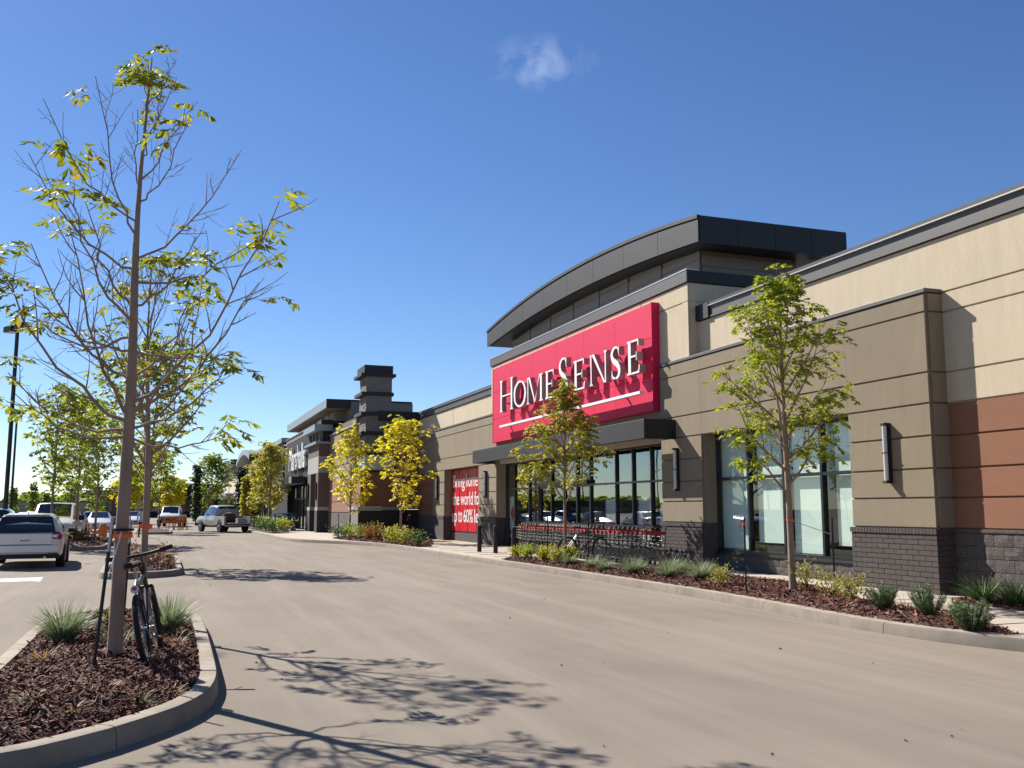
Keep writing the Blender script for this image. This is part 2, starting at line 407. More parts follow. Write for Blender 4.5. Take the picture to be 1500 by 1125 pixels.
# ================================================================== GROUND
def catmull(pts, closed=False, step=.35):
    out = []; n = len(pts)
    rng = range(n) if closed else range(n - 1)
    for i in rng:
        g = lambda k: Vector((*pts[k % n], 0)) if closed else Vector((*pts[max(0, min(n - 1, k))], 0))
        p0, p1, p2, p3 = g(i - 1), g(i), g(i + 1), g(i + 2)
        m = max(1, int((p2 - p1).length / step))
        for j in range(m):
            t = j / m
            q = .5 * ((2 * p1) + (p2 - p0) * t + (2 * p0 - 5 * p1 + 4 * p2 - p3) * t * t + (3 * p1 - p0 - 3 * p2 + p3) * t ** 3)
            out.append((q.x, q.y))
    if not closed: out.append(tuple(pts[-1]))
    return out
def offset(line, d, closed=False):
    """shift a line to its left by d"""
    out = []; n = len(line)
    for i in range(n):
        a = line[(i - 1) % n] if closed or i > 0 else line[i]; b = line[(i + 1) % n] if closed or i < n - 1 else line[i]
        t = Vector((b[0] - a[0], b[1] - a[1])); t.normalize()
        out.append((line[i][0] - t.y * d, line[i][1] + t.x * d))
    return out
def kerb(line, parent, closed=False, seg=2.4, h=.15, w=.17, z=0.0, name='kerb_segment', mt=None):
    """concrete kerb swept along line (line = outer foot, road on its right), cast in segments"""
    prof = [(0, -.03), (.016, h * .80), (.032, h * .965), (.06, h), (w, h), (w, -.03)]
    n = len(line); cum = [0]
    idx = list(range(n)) + ([0] if closed else [])
    for a, b in zip(idx, idx[1:]): cum.append(cum[-1] + math.dist(line[a], line[b]))
    nseg = max(1, round(cum[-1] / seg)); sl = cum[-1] / nseg
    offs = [offset(line, d, closed) for d, _ in prof]
    def at(k, s):
        s = max(0, min(cum[-1], s))
        for i in range(len(cum) - 1):
            if cum[i + 1] >= s - 1e-9:
                t = 0 if cum[i + 1] == cum[i] else (s - cum[i]) / (cum[i + 1] - cum[i])
                a, b = offs[k][idx[i]], offs[k][idx[i + 1]]
                return (a[0] + (b[0] - a[0]) * t, a[1] + (b[1] - a[1]) * t)
        return offs[k][idx[-1]]
    for s in range(nseg):
        a, b = s * sl + .005, (s + 1) * sl - .005
        ss = [a] + [c for c in cum if a + .03 < c < b - .03] + [b]
        mb = MB(); P = len(prof)
        for q in ss:
            for k in range(P):
                x, y = at(k, q); mb.v.append((x, y, z + prof[k][1]))
        for i in range(len(ss) - 1):
            for k in range(P - 1):
                mb.f.append((i * P + k, (i + 1) * P + k, (i + 1) * P + k + 1, i * P + k + 1))
        mb.f.append(tuple(range(P))); e = (len(ss) - 1) * P; mb.f.append(tuple(e + k for k in range(P - 1, -1, -1)))
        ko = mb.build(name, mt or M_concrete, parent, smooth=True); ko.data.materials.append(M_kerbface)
        for p in ko.data.polygons: p.material_index = 1 if abs(p.normal.z) < .55 else 0  # upright faces take the darker concrete colour, tops the paler one

ground = struct(MB().add([(-3000, -1500, -.03), (3000, -1500, -.03), (3000, 5000, -.03), (-3000, 5000, -.03)], [(0, 1, 2, 3)]).build('ground', M_dirt))
rb = MB(); xs = [-75 + i * 7.2 for i in range(14)] ; xs[-1] = 13.4
ys = [-30 + j * 8 for j in range(31)]
for x in xs:
    for y in ys: rb.v.append((x, y, 0))
for i in range(len(xs) - 1):
    for j in range(len(ys) - 1): rb.f.append((i * len(ys) + j, (i + 1) * len(ys) + j, (i + 1) * len(ys) + j + 1, i * len(ys) + j + 1))
road = struct(rb.build('road', M_asphalt))

# --- sidewalk along the shops
KL = catmull([(10.6, 4.6), (9.9, 6.6), (9.3, 8.2), (8.97, 9.2), (8.84, 10.2), (8.88, 11.5), (9.08, 13.5), (9.2, 15.5), (9.22, 19), (9.2, 23), (9.1, 26.5), (9.0, 30), (9.0, 34), (9.0, 38), (8.85, 41), (8.05, 44.2), (7.05, 46.4), (6.2, 48.6), (5.85, 51.5), (5.75, 58), (5.62, 72), (5.55, 90), (5.5, 120), (5.5, 175)], step=.5)
KLr = KL[::-1]      # walking so that the road lies on the right
inner = offset(KLr, -.165)
# pick the side that lies towards the shops
if sum(p[0] for p in inner) < sum(p[0] for p in KLr): inner = offset(KLr, .165); LINE = KLr
else: LINE = KL
inner = offset(LINE, .165)
if inner[len(inner) // 2][0] < LINE[len(LINE) // 2][0]:
    LINE = LINE[::-1]; inner = offset(LINE, .165)
sw = MB()
for p in inner:
    sw.v.append((p[0], p[1], .146)); sw.v.append((13.35, p[1], .152))
for i in range(len(inner) - 1): sw.f.append((2 * i, 2 * i + 1, 2 * i + 3, 2 * i + 2))
sidewalk = struct(sw.build('sidewalk', M_walk))
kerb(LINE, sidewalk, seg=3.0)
# scored slab joints of the sidewalk (shallow dark saw cuts)
sj = MB()
for k in range(26):
    y = 9.6 + 1.55 * k
    sj.box(9.6 if y > 11 else 9.9, 12.86, y - .006, y + .006, .140, .1545)
sj.build('saw_cut', M_mortar, sidewalk)

# --- mulch beds
def inside(p, poly):
    c = False; n = len(poly); x, y = p
    for i in range(n):
        x1, y1 = poly[i]; x2, y2 = poly[(i + 1) % n]
        if (y1 > y) != (y2 > y) and x < (x2 - x1) * (y - y1) / (y2 - y1) + x1: c = not c
    return c
def edge_dist(p, poly):
    d = 9; n = len(poly); px, py = p
    for i in range(n):
        x1, y1 = poly[i]; x2, y2 = poly[(i + 1) % n]; dx, dy = x2 - x1, y2 - y1
        t = max(0, min(1, ((px - x1) * dx + (py - y1) * dy) / (dx * dx + dy * dy + 1e-9)))
        d = min(d, math.hypot(px - x1 - t * dx, py - y1 - t * dy))
    return d
class Bed:
    def __init__(s, poly, z0, rise, name, parent=None, seed=1):
        s.poly = poly; s.z0 = z0; s.rise = rise; s.rnd = random.Random(seed)
        x0, x1 = min(p[0] for p in poly), max(p[0] for p in poly); y0, y1 = min(p[1] for p in poly), max(p[1] for p in poly); s.bb = (x0, x1, y0, y1)
        import bmesh
        bm = bmesh.new(); vs = [bm.verts.new((p[0], p[1], 0)) for p in poly]; f = bm.faces.new(vs)
        bmesh.ops.triangulate(bm, faces=[f])
        for _ in range(7):
            le = [e for e in bm.edges if e.calc_length() > .42]
            if not le: break
            bmesh.ops.subdivide_edges(bm, edges=le, cuts=1); bmesh.ops.triangulate(bm, faces=bm.faces[:])
        for v in bm.verts: v.co.z = s.h(v.co.x, v.co.y) - .012
        bmesh.ops.recalc_face_normals(bm, faces=bm.faces[:])
        if sum(f.normal.z for f in bm.faces) < 0: bmesh.ops.reverse_faces(bm, faces=bm.faces[:])
        me = bpy.data.meshes.new(name); bm.to_mesh(me); bm.free(); me.materials.append(M_soil)
        me.polygons.foreach_set('use_smooth', [True] * len(me.polygons))
        s.o = struct(link(name, me, parent))
    def h(s, x, y):
        d = min(edge_dist((x, y), s.poly), .9) / .9
        return s.z0 + s.rise * (1 - (1 - d) ** 2) + .018 * sin(x * 5.1 + y * 2.3) * d + .012 * sin(x * 11 - y * 7.7) * d
    def chips(s, n, scale=1.0, spill=.0):
        mb = MB(); r = s.rnd; x0, x1, y0, y1 = s.bb; k = 0
        while k < n:
            x, y = r.uniform(x0 - spill, x1 + spill), r.uniform(y0 - spill, y1 + spill)
            if not inside((x, y), s.poly): continue
            k += 1
            z = s.h(x, y) + r.uniform(-.004, .018)
            L = r.uniform(.03, .10) * scale * (1.35 if r.random() < .08 else 1); W = r.uniform(.012, .030) * scale; a = r.uniform(0, 2 * pi); ti = r.gauss(0, .42); ro = r.gauss(0, .55)
            d = Vector((cos(a) * cos(ti), sin(a) * cos(ti), sin(ti))); u = d.cross(Vector((0, 0, 1))); u.normalize(); u = (u * cos(ro) + d.cross(u) * sin(ro)); nrm = u.cross(d)
            if nrm.z < 0: nrm = -nrm
            c = Vector((x, y, z)); b = nrm * (.22 * W)
            p = [c - d * L / 2 - u * W / 2 * .7, c + d * L / 2 - u * W / 2, c + d * L / 2 * 1.05 + u * W / 2 * .6, c - d * L / 2 * .95 + u * W / 2]
            m1, m2 = c - d * L * .5 + b, c + d * L * .5 + b
            mb.add([p[0], p[1], m2, m1, p[2], p[3]], [(0, 1, 2, 3), (3, 2, 4, 5)])
        o = mb.build('bark_mulch', M_chip, None)
        return o

ISL = catmull([(.56, 10.2), (.56, 14.1), (.30, 14.95), (-.45, 15.05), (-1.15, 14.95), (-1.45, 14.3), (-1.5, 11), (-1.5, 8.0), (-1.35, 6.85), (-.92, 6.62), (-.45, 6.95), (-.08, 7.38), (.30, 8.0), (.50, 8.8)], True, .22)
isl_in = offset(ISL, .172, True)
if not inside(isl_in[0], ISL): ISL = ISL[::-1]; isl_in = offset(ISL, .172, True)
bed_isl = Bed(isl_in, .125, .13, 'island_bed', None, 3)
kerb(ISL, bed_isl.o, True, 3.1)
tag(bed_isl.chips(12000), 'loose red brown bark chips covering the near kerbed island', 'mulch', kind='stuff')

ISL2 = catmull([(.52, 26.5), (.5, 32), (.2, 33.3), (-.6, 33.6), (-1.2, 33.2), (-1.42, 32), (-1.42, 26), (-1.25, 24.3), (-.6, 24.1), (.25, 24.7), (.5, 25.4)], True, .3)
i2 = offset(ISL2, .172, True)
if not inside(i2[0], ISL2): ISL2 = ISL2[::-1]; i2 = offset(ISL2, .172, True)
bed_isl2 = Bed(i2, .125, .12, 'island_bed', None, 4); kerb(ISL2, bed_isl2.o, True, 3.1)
tag(bed_isl2.chips(3500, 1.5), 'bark chips on the second kerbed island behind the bicycle', 'mulch', kind='stuff')
ISL3 = catmull([(-2.15, 42), (-2.15, 52), (-2.8, 53.2), (-4.2, 53.2), (-4.9, 52), (-4.9, 42.5), (-4.4, 41.3), (-3.2, 41), (-2.4, 41.3)], True, .5)
i3 = offset(ISL3, .172, True)
if not inside(i3[0], ISL3): ISL3 = ISL3[::-1]; i3 = offset(ISL3, .172, True)
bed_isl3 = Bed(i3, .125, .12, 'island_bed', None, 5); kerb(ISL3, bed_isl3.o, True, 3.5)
tag(bed_isl3.chips(1500, 2.2), 'bark chips on the third island in front of the white truck', 'mulch', kind='stuff')
ISL4 = [(-1.6, 66), (.6, 66), (.6, 76), (-1.6, 76)]
ISL4 = catmull([(.5, 67), (.5, 75), (-.5, 76), (-1.7, 75), (-1.7, 67), (-.5, 66)], True, .6)
i4 = offset(ISL4, .172, True)
if not inside(i4[0], ISL4): ISL4 = ISL4[::-1]; i4 = offset(ISL4, .172, True)
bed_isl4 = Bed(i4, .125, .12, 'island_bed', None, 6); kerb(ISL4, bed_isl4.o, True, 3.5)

def kx(y):    # inner kerb line x at y
    b = min(inner, key=lambda p: abs(p[1] - y)); return b[0]
BA = [(kx(y) + .01, y) for y in (9.0, 9.6, 10.4, 11.5, 13, 15, 17, 19, 21, 23, 25, 26.6)] + [(9.75, 27.3), (10.4, 26.6), (10.9, 24.5), (11.1, 21), (11.5, 18.2), (11.75, 16.6), (11.6, 15.2), (11.1, 13.8), (10.6, 12.7), (10.45, 11.8), (9.95, 9.7), (9.5, 8.8), (9.32, 8.65)]
bed_a = Bed(BA, .150, .09, 'planting_bed', None, 7)
tag(bed_a.chips(9000, 1.25), 'red brown bark chips in the long bed along the shop kerb', 'mulch', kind='stuff')
bed_b = Bed([(11.6, 11.95), (11.62, 9.5), (11.7, 6), (12.78, 6), (12.78, 12.6), (12.1, 12.5)], .152, .06, 'planting_bed', None, 8)
tag(bed_b.chips(1500, 1.25), 'bark chips in the narrow bed against the terracotta wall', 'mulch', kind='stuff')
bed_c = Bed([(9.3, 36.4), (kx(38) + .02, 38.2), (kx(41) + .02, 41), (8.7, 43.2), (8.15, 45.6), (8.05, 49.0), (8.5, 49.9), (12.3, 49.9), (12.3, 45.5), (10.9, 40), (10.0, 37)], .150, .10, 'planting_bed', None, 9)
tag(bed_c.chips(3000, 2.0), 'bark chips in the bed under the two golden trees', 'mulch', kind='stuff')
bed_d = Bed([(6.05, 60), (5.95, 66), (5.9, 74), (5.95, 82), (6.6, 83), (8.0, 80), (8.2, 68), (7.4, 60.5)], .150, .10, 'planting_bed', None, 10)
bed_e = Bed([(3.4, 92), (3.4, 110), (5.2, 110), (5.2, 92)], .02, .10, 'planting_bed', None, 11)

# --- paint on the lot
def sheet(name, poly, m, z=.004):
    return struct(MB().add([(x, y, z) for x, y in poly], [tuple(range(len(poly)))]).build(name, m))
sheet('painted_line', [(-6.2, 24.6), (-2.62, 25.5), (-2.52, 23.95), (-2.52, 23.95), (-6.2, 23.2)][:3] + [(-2.75, 24.15), (-6.2, 23.3)], M_line)
sheet('painted_line', [(-6.5, 9.4), (-1.56, 10.3), (-1.56, 10.42), (-6.5, 9.52)], M_yline)
for k in range(5):
    sheet('painted_line', [(-8.2, 31.5 + 5.2 * k), (-5.0, 32.0 + 5.2 * k), (-5.0, 32.12 + 5.2 * k), (-8.2, 31.62 + 5.2 * k)], M_line)

# ================================================================== SHOP WITH THE RED SIGN
XP, XW = 12.53, 12.90
ROWS = [1.27, 1.80, 2.31, 2.88, 3.45, 4.00, 5.08, 5.42]
shop = thing('store_building', 'long cream and taupe stucco shop with curved dark roof and glass entrance', 'building', (13, 29, .15), world=True)
def panels(parent, X, ycuts, zcuts, m, depth=.05, gap=.016, name='wall_panel'):
    for y0, y1 in zip(ycuts, ycuts[1:]):
        for z0, z1 in zip(zcuts, zcuts[1:]):
            MB().box(X, X + depth, y0 + (gap if y0 != ycuts[0] else 0), y1 - (gap if y1 != ycuts[-1] else 0), z0 + gap, z1 - gap).build(name, m, parent, bevel=.006)
def wallbox(m, *a): return bx('wall', m, shop, *a)
T = .042
# right recessed wall
wallbox(M_cream, XW + T, 13.3, 3.0, 21.5, 3.44, 6.46)
wallbox(M_terra, XW + T, 13.3, 3.0, 13.5, 1.27, 3.438)
panels(shop, XW, [3.0, 8.2, 13.45], [3.45, 4.0, 5.08, 5.44], M_cream)
panels(shop, XW, [3.0, 21.6], [5.44, 6.45], M_cream)
panels(shop, XW, [3.0, 8.2, 13.45], [1.27, 1.80, 2.31, 2.88, 3.45], M_terra)
# block base of that wall, each split face block its own piece
def blockwork(parent, X, y0, y1, z0, z1, cap=True, ch=.19, bl=.39, name='stone_block'):
    base = MB().box(X + .03, X + .32, y0, y1, z0 - .12, z1).build('block_wall', M_blockmortar, parent)
    rows = max(1, round((z1 - z0 - (.07 if cap else 0)) / (ch + .01))); hh = (z1 - z0 - (.07 if cap else 0)) / rows
    rr = random.Random(int(y0 * 100)); k = 0
    for r in range(rows):
        y = y0 - (bl / 2 if r % 2 else 0)
        while y < y1 - .02:
            a, b = max(y, y0) + .005, min(y + bl, y1) - .005
            if b - a > .03 and k < 290:
                mb = MB(); za, zb = z0 + r * hh + .005, z0 + (r + 1) * hh - .005
                # rough split face: 4 x 3 grid pushed in and out
                nx, nz = 4, 3; xf = lambda i, j: X - rr.uniform(.0, .022) * (0 < i < nx) * (0 < j < nz) - rr.uniform(0, .006)
                for i in range(nx + 1):
                    for j in range(nz + 1): mb.v.append((xf(i, j), a + (b - a) * i / nx, za + (zb - za) * j / nz))
                for i in range(nx):
                    for j in range(nz): mb.f.append((i * (nz + 1) + j, i * (nz + 1) + j + 1, (i + 1) * (nz + 1) + j + 1, (i + 1) * (nz + 1) + j))
                mb.box(X + .004, X + .06, a, b, za, zb); k += 1
                mb.build(name, M_block, base)
            y += bl + .0
    if cap: MB().box(X - .025, X + .1, y0, y1, z1 - .066, z1 - .004).build('stone_cap', M_block, base, bevel=.01)
    return base
blockwork(shop, XW, 9.2, 13.5, .15, 1.27)
bx('block_wall', M_block, shop, XW + .01, 13.3, 3.0, 9.19, .05, 1.265)
# stucco front: piers and headers in front of the recessed wall
def pier(y0, y1, base='brick', z1=5.42, cuts=None, d1=13.3):
    wallbox(M_taupe, XP + T, d1, y0, y1, 1.25, z1)
    panels(shop, XP, [y0, y1], [1.27] + [z for z in ROWS[1:-1]] + [z1], M_taupe)
def bricks(y0, y1, X, z0=.15, z1=1.27, L=.297, rows=11, sides=(True, True), detail=True, depth=.40):
    """running bond base with a soldier course on top, every brick a piece"""
    core = MB().box(X + .012, 13.25, y0 + .012, y1 - .012, z0 - .12, z1 - .012).build('brick_pier', M_mortar, shop)
    hs = .105; hb = (z1 - z0 - hs) / rows; g = .0055
    def one(a, b, za, zb, face='x', pr=0.0):
        if face == 'x': MB().box(X - pr, X + .03, a + g, b - g, za + g, zb - g).build('brick', M_brick, core)
        elif face == 'lo': MB().box(a + g, b - g, y0 - pr, y0 + .03, za + g, zb - g).build('brick', M_brick, core)
        else: MB().box(a + g, b - g, y1 - .03, y1 + pr, za + g, zb - g).build('brick', M_brick, core)
    if not detail:
        MB().box(X, X + .03, y0, y1, z0, z1 - .11).build('brick_face', M_brick, core); MB().box(X - .02, X + .05, y0 - .01, y1 + .01, z1 - .105, z1).build('brick_cap', M_brick, core)
        return core
    rr = random.Random(int(y0 * 10))
    for r in range(rows):
        za, zb = z0 + r * hb, z0 + (r + 1) * hb
        y = y0 + .0 - (L / 2 if r % 2 else 0)
        while y < y1 - .01:
            a, b = max(y, y0 + .001), min(y + L, y1 - .001)
            if b - a > .03: one(a, b, za, zb, 'x', rr.uniform(-.002, .003))
            y += L
        if sides[0]:
            x = X + .031 - (L / 2 if r % 2 else .031)
            while x < X + depth:
                a, b = max(x, X + .031), min(x + L, X + depth)
                if b - a > .02: one(a, b, za, zb, 'lo', rr.uniform(-.002, .003))
                x += L
    n = round((y1 - y0 + .03) / .083)
    for k in range(n):
        a = y0 - .015 + (y1 - y0 + .03) * k / n; b = y0 - .015 + (y1 - y0 + .03) * (k + 1) / n
        one(a, b, z1 - hs, z1, 'x', .022)
    if sides[0]:
        for k in range(5): one(X + .032 + .078 * k, X + .032 + .078 * (k + 1), z1 - hs, z1, 'lo', .018)
    return core
pier(13.17, 15.30)
# the pier's shaded flank shows the same joints
panels_flank = [(1.27, 1.80), (1.80, 2.31), (2.31, 2.88), (2.88, 3.45), (3.45, 4.0), (4.0, 5.08), (5.08, 5.42)]
for z0, z1 in panels_flank:
    MB().box(XP + .056, XW + .02, 13.125, 13.166, z0 + .016, z1 - .016).build('wall_panel', M_taupe, shop)
bricks(13.13, 15.32, XP - .035)
pier(20.80, 22.85)
bricks(20.78, 22.88, XP - .035)
wallbox(M_taupe, XP + T, 13.3, 15.305, 20.795, 3.45, 5.42)
panels(shop, XP, [15.30, 20.80], [3.45, 4.0, 5.08, 5.42], M_taupe)
wallbox(M_taupe, XP + T, 12.85, 22.855, 36.545, 4.05, 5.42)
wallbox(M_cream, XP + .12, 13.2, 22.855, 36.545, 3.42, 4.04)
pier(36.55, 38.88); bricks(36.53, 38.90, XP - .03, detail=False)
pier(44.20, 46.20); bricks(44.18, 46.22, XP - .03, detail=False)
wallbox(M_taupe, XP + T, 13.3, 38.885, 44.195, 3.45, 5.42)
panels(shop, XP, [38.88, 44.20], [3.45, 4.0, 5.08, 5.42], M_taupe)
# recessed end bay at the far corner
wallbox(M_taupe, XW + T, 13.3, 46.2, 50.58, 3.45, 6.46)
wallbox(M_terra, XW + T, 13.3, 46.2, 50.58, 1.25, 3.448)
panels(shop, XW, [46.25, 50.58], [3.45, 4.0, 5.08, 5.44], M_taupe); panels(shop, XW, [46.25, 50.58], [1.27, 1.8, 2.31, 2.88, 3.45], M_terra)
bx('block_wall', M_block, shop, XW, 13.3, 46.25, 50.58, .05, 1.262)
wallbox(M_cream, XW + T, 13.3, 37.3, 50.58, 5.43, 6.46); panels(shop, XW, [37.3, 44.0, 50.58], [5.44, 6.45], M_cream)
# copings
for a, b in ((13.09, 23.02), (36.5, 46.28)):
    bx('coping', M_fascia, shop, XP - .025, 12.899, a + .03, b, 5.425, 5.50, bevel=.006)
for a, b in ((2.9, 21.38), (37.42, 50.6)):
    bx('fascia', M_fascia, shop, XW - .03, 13.2, a, b, 6.50, 6.74)
    bx('fascia_ledge', M_fascia, shop, XW - .055, 13.2, a, b, 6.452, 6.498)
    bx('flashing', M_flash, shop, XW - .088, 13.2, a, b, 6.742, 6.766)
    bx('coping', M_darker, shop, XW - .075, 13.3, a, b, 6.768, 6.84)
bx('fascia_end', M_darker, shop, XW - .09, 13.2, 20.78, 21.395, 6.45, 6.85)
# main flat roof and inner shell
bx('roof', M_grey, shop, 13.21, 42, 3, 50.58, 6.30, 6.44)
bx('floor', M_interior, shop, 13.0, 42, 3, 50.5, .06, .145)
bx('back_wall', M_interior, shop, 24, 24.2, 3, 50.5, .15, 6.29)
bx('side_wall', M_interior, shop, 13.31, 42, 2.9, 3.0, .15, 6.3); bx('side_wall', M_interior, shop, 13.31, 24, 50.46, 50.57, .15, 6.29)
# ---- entrance tower
XT = 12.60
bx('tower_wall', M_cream, shop, XT + T, 12.95, 21.42, 37.38, 5.43, 7.47)
bx('tower_wall', M_cream, shop, XT + .01, 17, 21.44, 21.7, 5.43, 7.47); bx('tower_wall', M_cream, shop, XT + .06, 17, 37.2, 37.39, 5.43, 7.47)
panels(shop, XT, [21.40, 24.0, 26.7, 29.4, 32.1, 34.8, 37.40], [5.50, 6.98, 7.48], M_cream)
for z0, z1 in ((5.5, 6.98), (6.98, 7.48)):
    bx('wall_panel', M_cream, shop, XT + .056, 17.0, 21.395, 21.438, z0 + .012, z1 - .012)
bx('fascia', M_fascia, shop, XT - .05, XT + .3, 21.36, 37.45, 7.49, 7.79)
bx('fascia', M_darker, shop, XT - .044, 17.0, 21.34, 21.358, 7.488, 7.80); bx('fascia', M_darker, shop, XT + .31, 17.0, 21.36, 21.6, 7.49, 7.79)
bx('flashing', M_flash, shop, XT - .06, XT + .3, 21.33, 37.47, 7.802, 7.838)
bx('tower_deck', M_grey, shop, XT + .31, 17, 21.61, 37.4, 7.6, 7.7)
# arched roof
YC, HW = 29.4, 8.6
ztop = lambda y: 9.12 + .56 * (1 - ((y - YC) / HW) ** 2)
zbot = lambda y: 8.42 + .40 * (1 - ((y - YC) / HW) ** 2)
XR0, XR1 = 12.60, 17.25
def arch(name, m, x0, x1, ya, yb, top, bot, n=10):
    mb = MB()
    for i in range(n + 1):
        y = ya + (yb - ya) * i / n
        mb.v += [(x0, y, bot(y)), (x0, y, top(y)), (x1, y, top(y)), (x1, y, bot(y))]
    for i in range(n):
        for k in range(4): mb.f.append((4 * i + k, 4 * i + (k + 1) % 4, 4 * i + 4 + (k + 1) % 4, 4 * i + 4 + k))
    mb.f += [(3, 2, 1, 0), (4 * n, 4 * n + 1, 4 * n + 2, 4 * n + 3)]
    return mb.build(name, m, shop)
arch('roof_core', M_dark, XR0 + .03, XR1, YC - HW + .02, YC + HW - .02, lambda y: ztop(y) - .004, lambda y: zbot(y) + .03, 40)
arch('soffit', M_darker, XR0 + .12, XR1 - .05, YC - HW + .12, YC + HW - .12, lambda y: zbot(y) + .029, lambda y: zbot(y) + .012, 40)
for k in range(8):
    a = YC - HW + 2 * HW * k / 8 + .008; b = YC - HW + 2 * HW * (k + 1) / 8 - .008
    arch('roof_fascia_panel', M_dark, XR0, XR0 + .035, a, b, lambda y: ztop(y) - .10, zbot, 6)
arch('roof_edge', M_dark, XR0 - .03, XR0 + .05, YC - HW, YC + HW, lambda y: ztop(y) + .012, lambda y: ztop(y) - .085, 40)
for k in range(4):
    a = XR0 + .036 + (XR1 - XR0 - .04) * k / 4; b = XR0 + .036 + (XR1 - XR0 - .04) * (k + 1) / 4 - .012
    bx('roof_fascia_panel', M_darker, shop, a, b, YC - HW - .012, YC - HW + .018, 8.40, 9.115)
# clerestory siding
XC = 13.32
bx('clerestory_wall', M_grey, shop, XC + .03, 16.4, 21.95, 36.85, 7.7, 8.40)
arch('clerestory_wall', M_grey, XC + .03, 16.4, 21.95, 36.85, lambda y: zbot(y) + .05, lambda y: 8.401, 20)
cy = [21.93] + [21.93 + 14.94 * k / 7 for k in range(1, 7)] + [36.87]
for y0, y1 in zip(cy, cy[1:]):
    for z0 in (7.71, 8.02, 8.33, 8.64):
        z1 = min(z0 + .296, min(zbot(y0), zbot(y1)) + .02)
        if z1 - z0 > .08: bx('siding_board', M_grey, shop, XC, XC + .04, y0 + .02, y1 - .02, z0, z1)
    bx('siding_batten', M_fascia, shop, XC - .02, XC + .04, y0 - .018, y0 + .018, 7.71, min(zbot(y0), 9) + .02)
for z0 in (7.81, 8.12):
    bx('siding_board', M_grey, shop, XC + .05, 16.4, 21.915, 21.948, z0, z0 + .296)
bx('siding_board', M_soffit, shop, XC + .05, 16.4, 21.92, 21.947, 8.42, 8.60)
bx('roof_post', M_flash, shop, 16.7, 16.95, 21.5, 21.8, 7.7, 8.45)
# ---- canopy: an open black frame
YA, YB, XF = 22.05, 36.8, 11.60
cz0, cz1 = 3.42, 3.93
can = bx('canopy', M_dark, shop, XF, XF + .10, YA, YB, cz0, cz1, bevel=.01)
bx('canopy_end', M_darker, can, XF + .101, XP - .004, YA, YA + .10, cz0, cz1); bx('canopy_end', M_darker, can, XF + .101, XP - .004, YB - .10, YB, cz0, cz1)
for k in range(1, 8):
    y = YA + (YB - YA) * k / 8
    bx('canopy_beam', M_darker, can, XF + .101, XP + .03, y - .05, y + .05, cz0 + .12, cz1 - .06)
bx('canopy_ledger', M_darker, can, XP - .06, XP - .003, YA + .11, YB - .11, cz1 - .22, cz1 - .02)
bx('canopy_deck', M_darker, can, XF + .101, XF + .42, YA + .11, YB - .11, cz1 - .05, cz1 - .02)
# ---- windows
def glazing(name, X, ymull, zrail, depth=.10, fw=.05, glass=None, back=None, base=0):
    """frame with mullions as one part; each pane and mullion its own piece"""
    y0, y1, z0, z1 = ymull[0], ymull[-1], zrail[0], zrail[-1]
    fr = MB()
    fr.box(X - .03, X + depth, y0, y1, z1 - fw, z1); fr.box(X - .03, X + depth, y0, y1, z0, z0 + fw)
    fr.box(X - .028, X + depth - .002, y0, y0 + fw, z0 + fw, z1 - fw); fr.box(X - .028, X + depth - .002, y1 - fw, y1, z0 + fw, z1 - fw)
    o = fr.build(name, M_frame, shop)
    for y in ymull[1:-1]: bx('mullion', M_frame, o, X - .034, X + depth, y - fw / 2, y + fw / 2, z0 + fw, z1 - fw)
    for z in zrail[1:-1]:
        for a, b in zip(ymull, ymull[1:]): bx('transom', M_frame, o, X - .026, X + depth - .01, a + fw / 2, b - fw / 2, z - fw / 2, z + fw / 2)
    for a, b in zip(ymull, ymull[1:]):
        for c, d in zip(zrail, zrail[1:]):
            MB().add([(X + .03, a + .02, c + .02), (X + .03, b - .02, c + .02), (X + .03, b - .02, d - .02), (X + .03, a + .02, d - .02)], [(0, 3, 2, 1)]).build('pane', glass or M_glass, o)
    return o
XG = 12.93
w1 = glazing('display_window', XG, [15.30, 16.68, 18.0, 19.38, 20.80], [.57, 2.34, 3.45], fw=.07)
for a, b, zb in ((15.36, 16.42, .86), (16.70, 17.86, .66), (18.03, 19.22, .84), (19.44, 20.74, .66)):
    bx('blind', M_blind, w1, XG + .14, XG + .15, a, b, zb, 3.40)
bx('sill', M_darker, shop, XG - .08, XG + .1, 15.32, 20.78, .525, .568)
bk = blockwork(shop, XG - .03, 15.32, 20.78, .15, .525, cap=False)
bx('reveal', M_taupe, shop, XP + .055, XG + .12, 20.745, 20.798, 1.27, 3.449); bx('reveal', M_brick, shop, XP - .0, XG + .12, 20.74, 20.779, .15, 1.268)
ent = glazing('entrance_glazing', XG + .02, [22.85, 24.21, 25.35, 26.48, 28.38], [.62, 2.39, 3.42], fw=.06, glass=M_glass3)
bx('knee_wall', M_frame, shop, XG, XG + .14, 22.86, 28.36, .15, .615)
ent2 = glazing('entrance_glazing', XG + .02, [32.9, 33.9, 35.5, 36.55], [.15, 2.39, 3.42], fw=.06, glass=M_glass3)
drs = glazing('entrance_doors', XG + .05, [28.39, 29.5, 30.62, 31.75, 32.89], [.15, 2.39, 3.42], fw=.09, glass=M_glass2)
bx('door_rail', M_flash, drs, XG - .01, XG + .02, 28.5, 32.8, 1.02, 1.07)
bx('reveal', M_taupe, shop, XP + .055, XG + .1, 36.505, 36.548, 1.27, 3.42); bx('door_head', M_frame, shop, XG - .1, XG + .3, 28.4, 32.88, 2.42, 2.56)
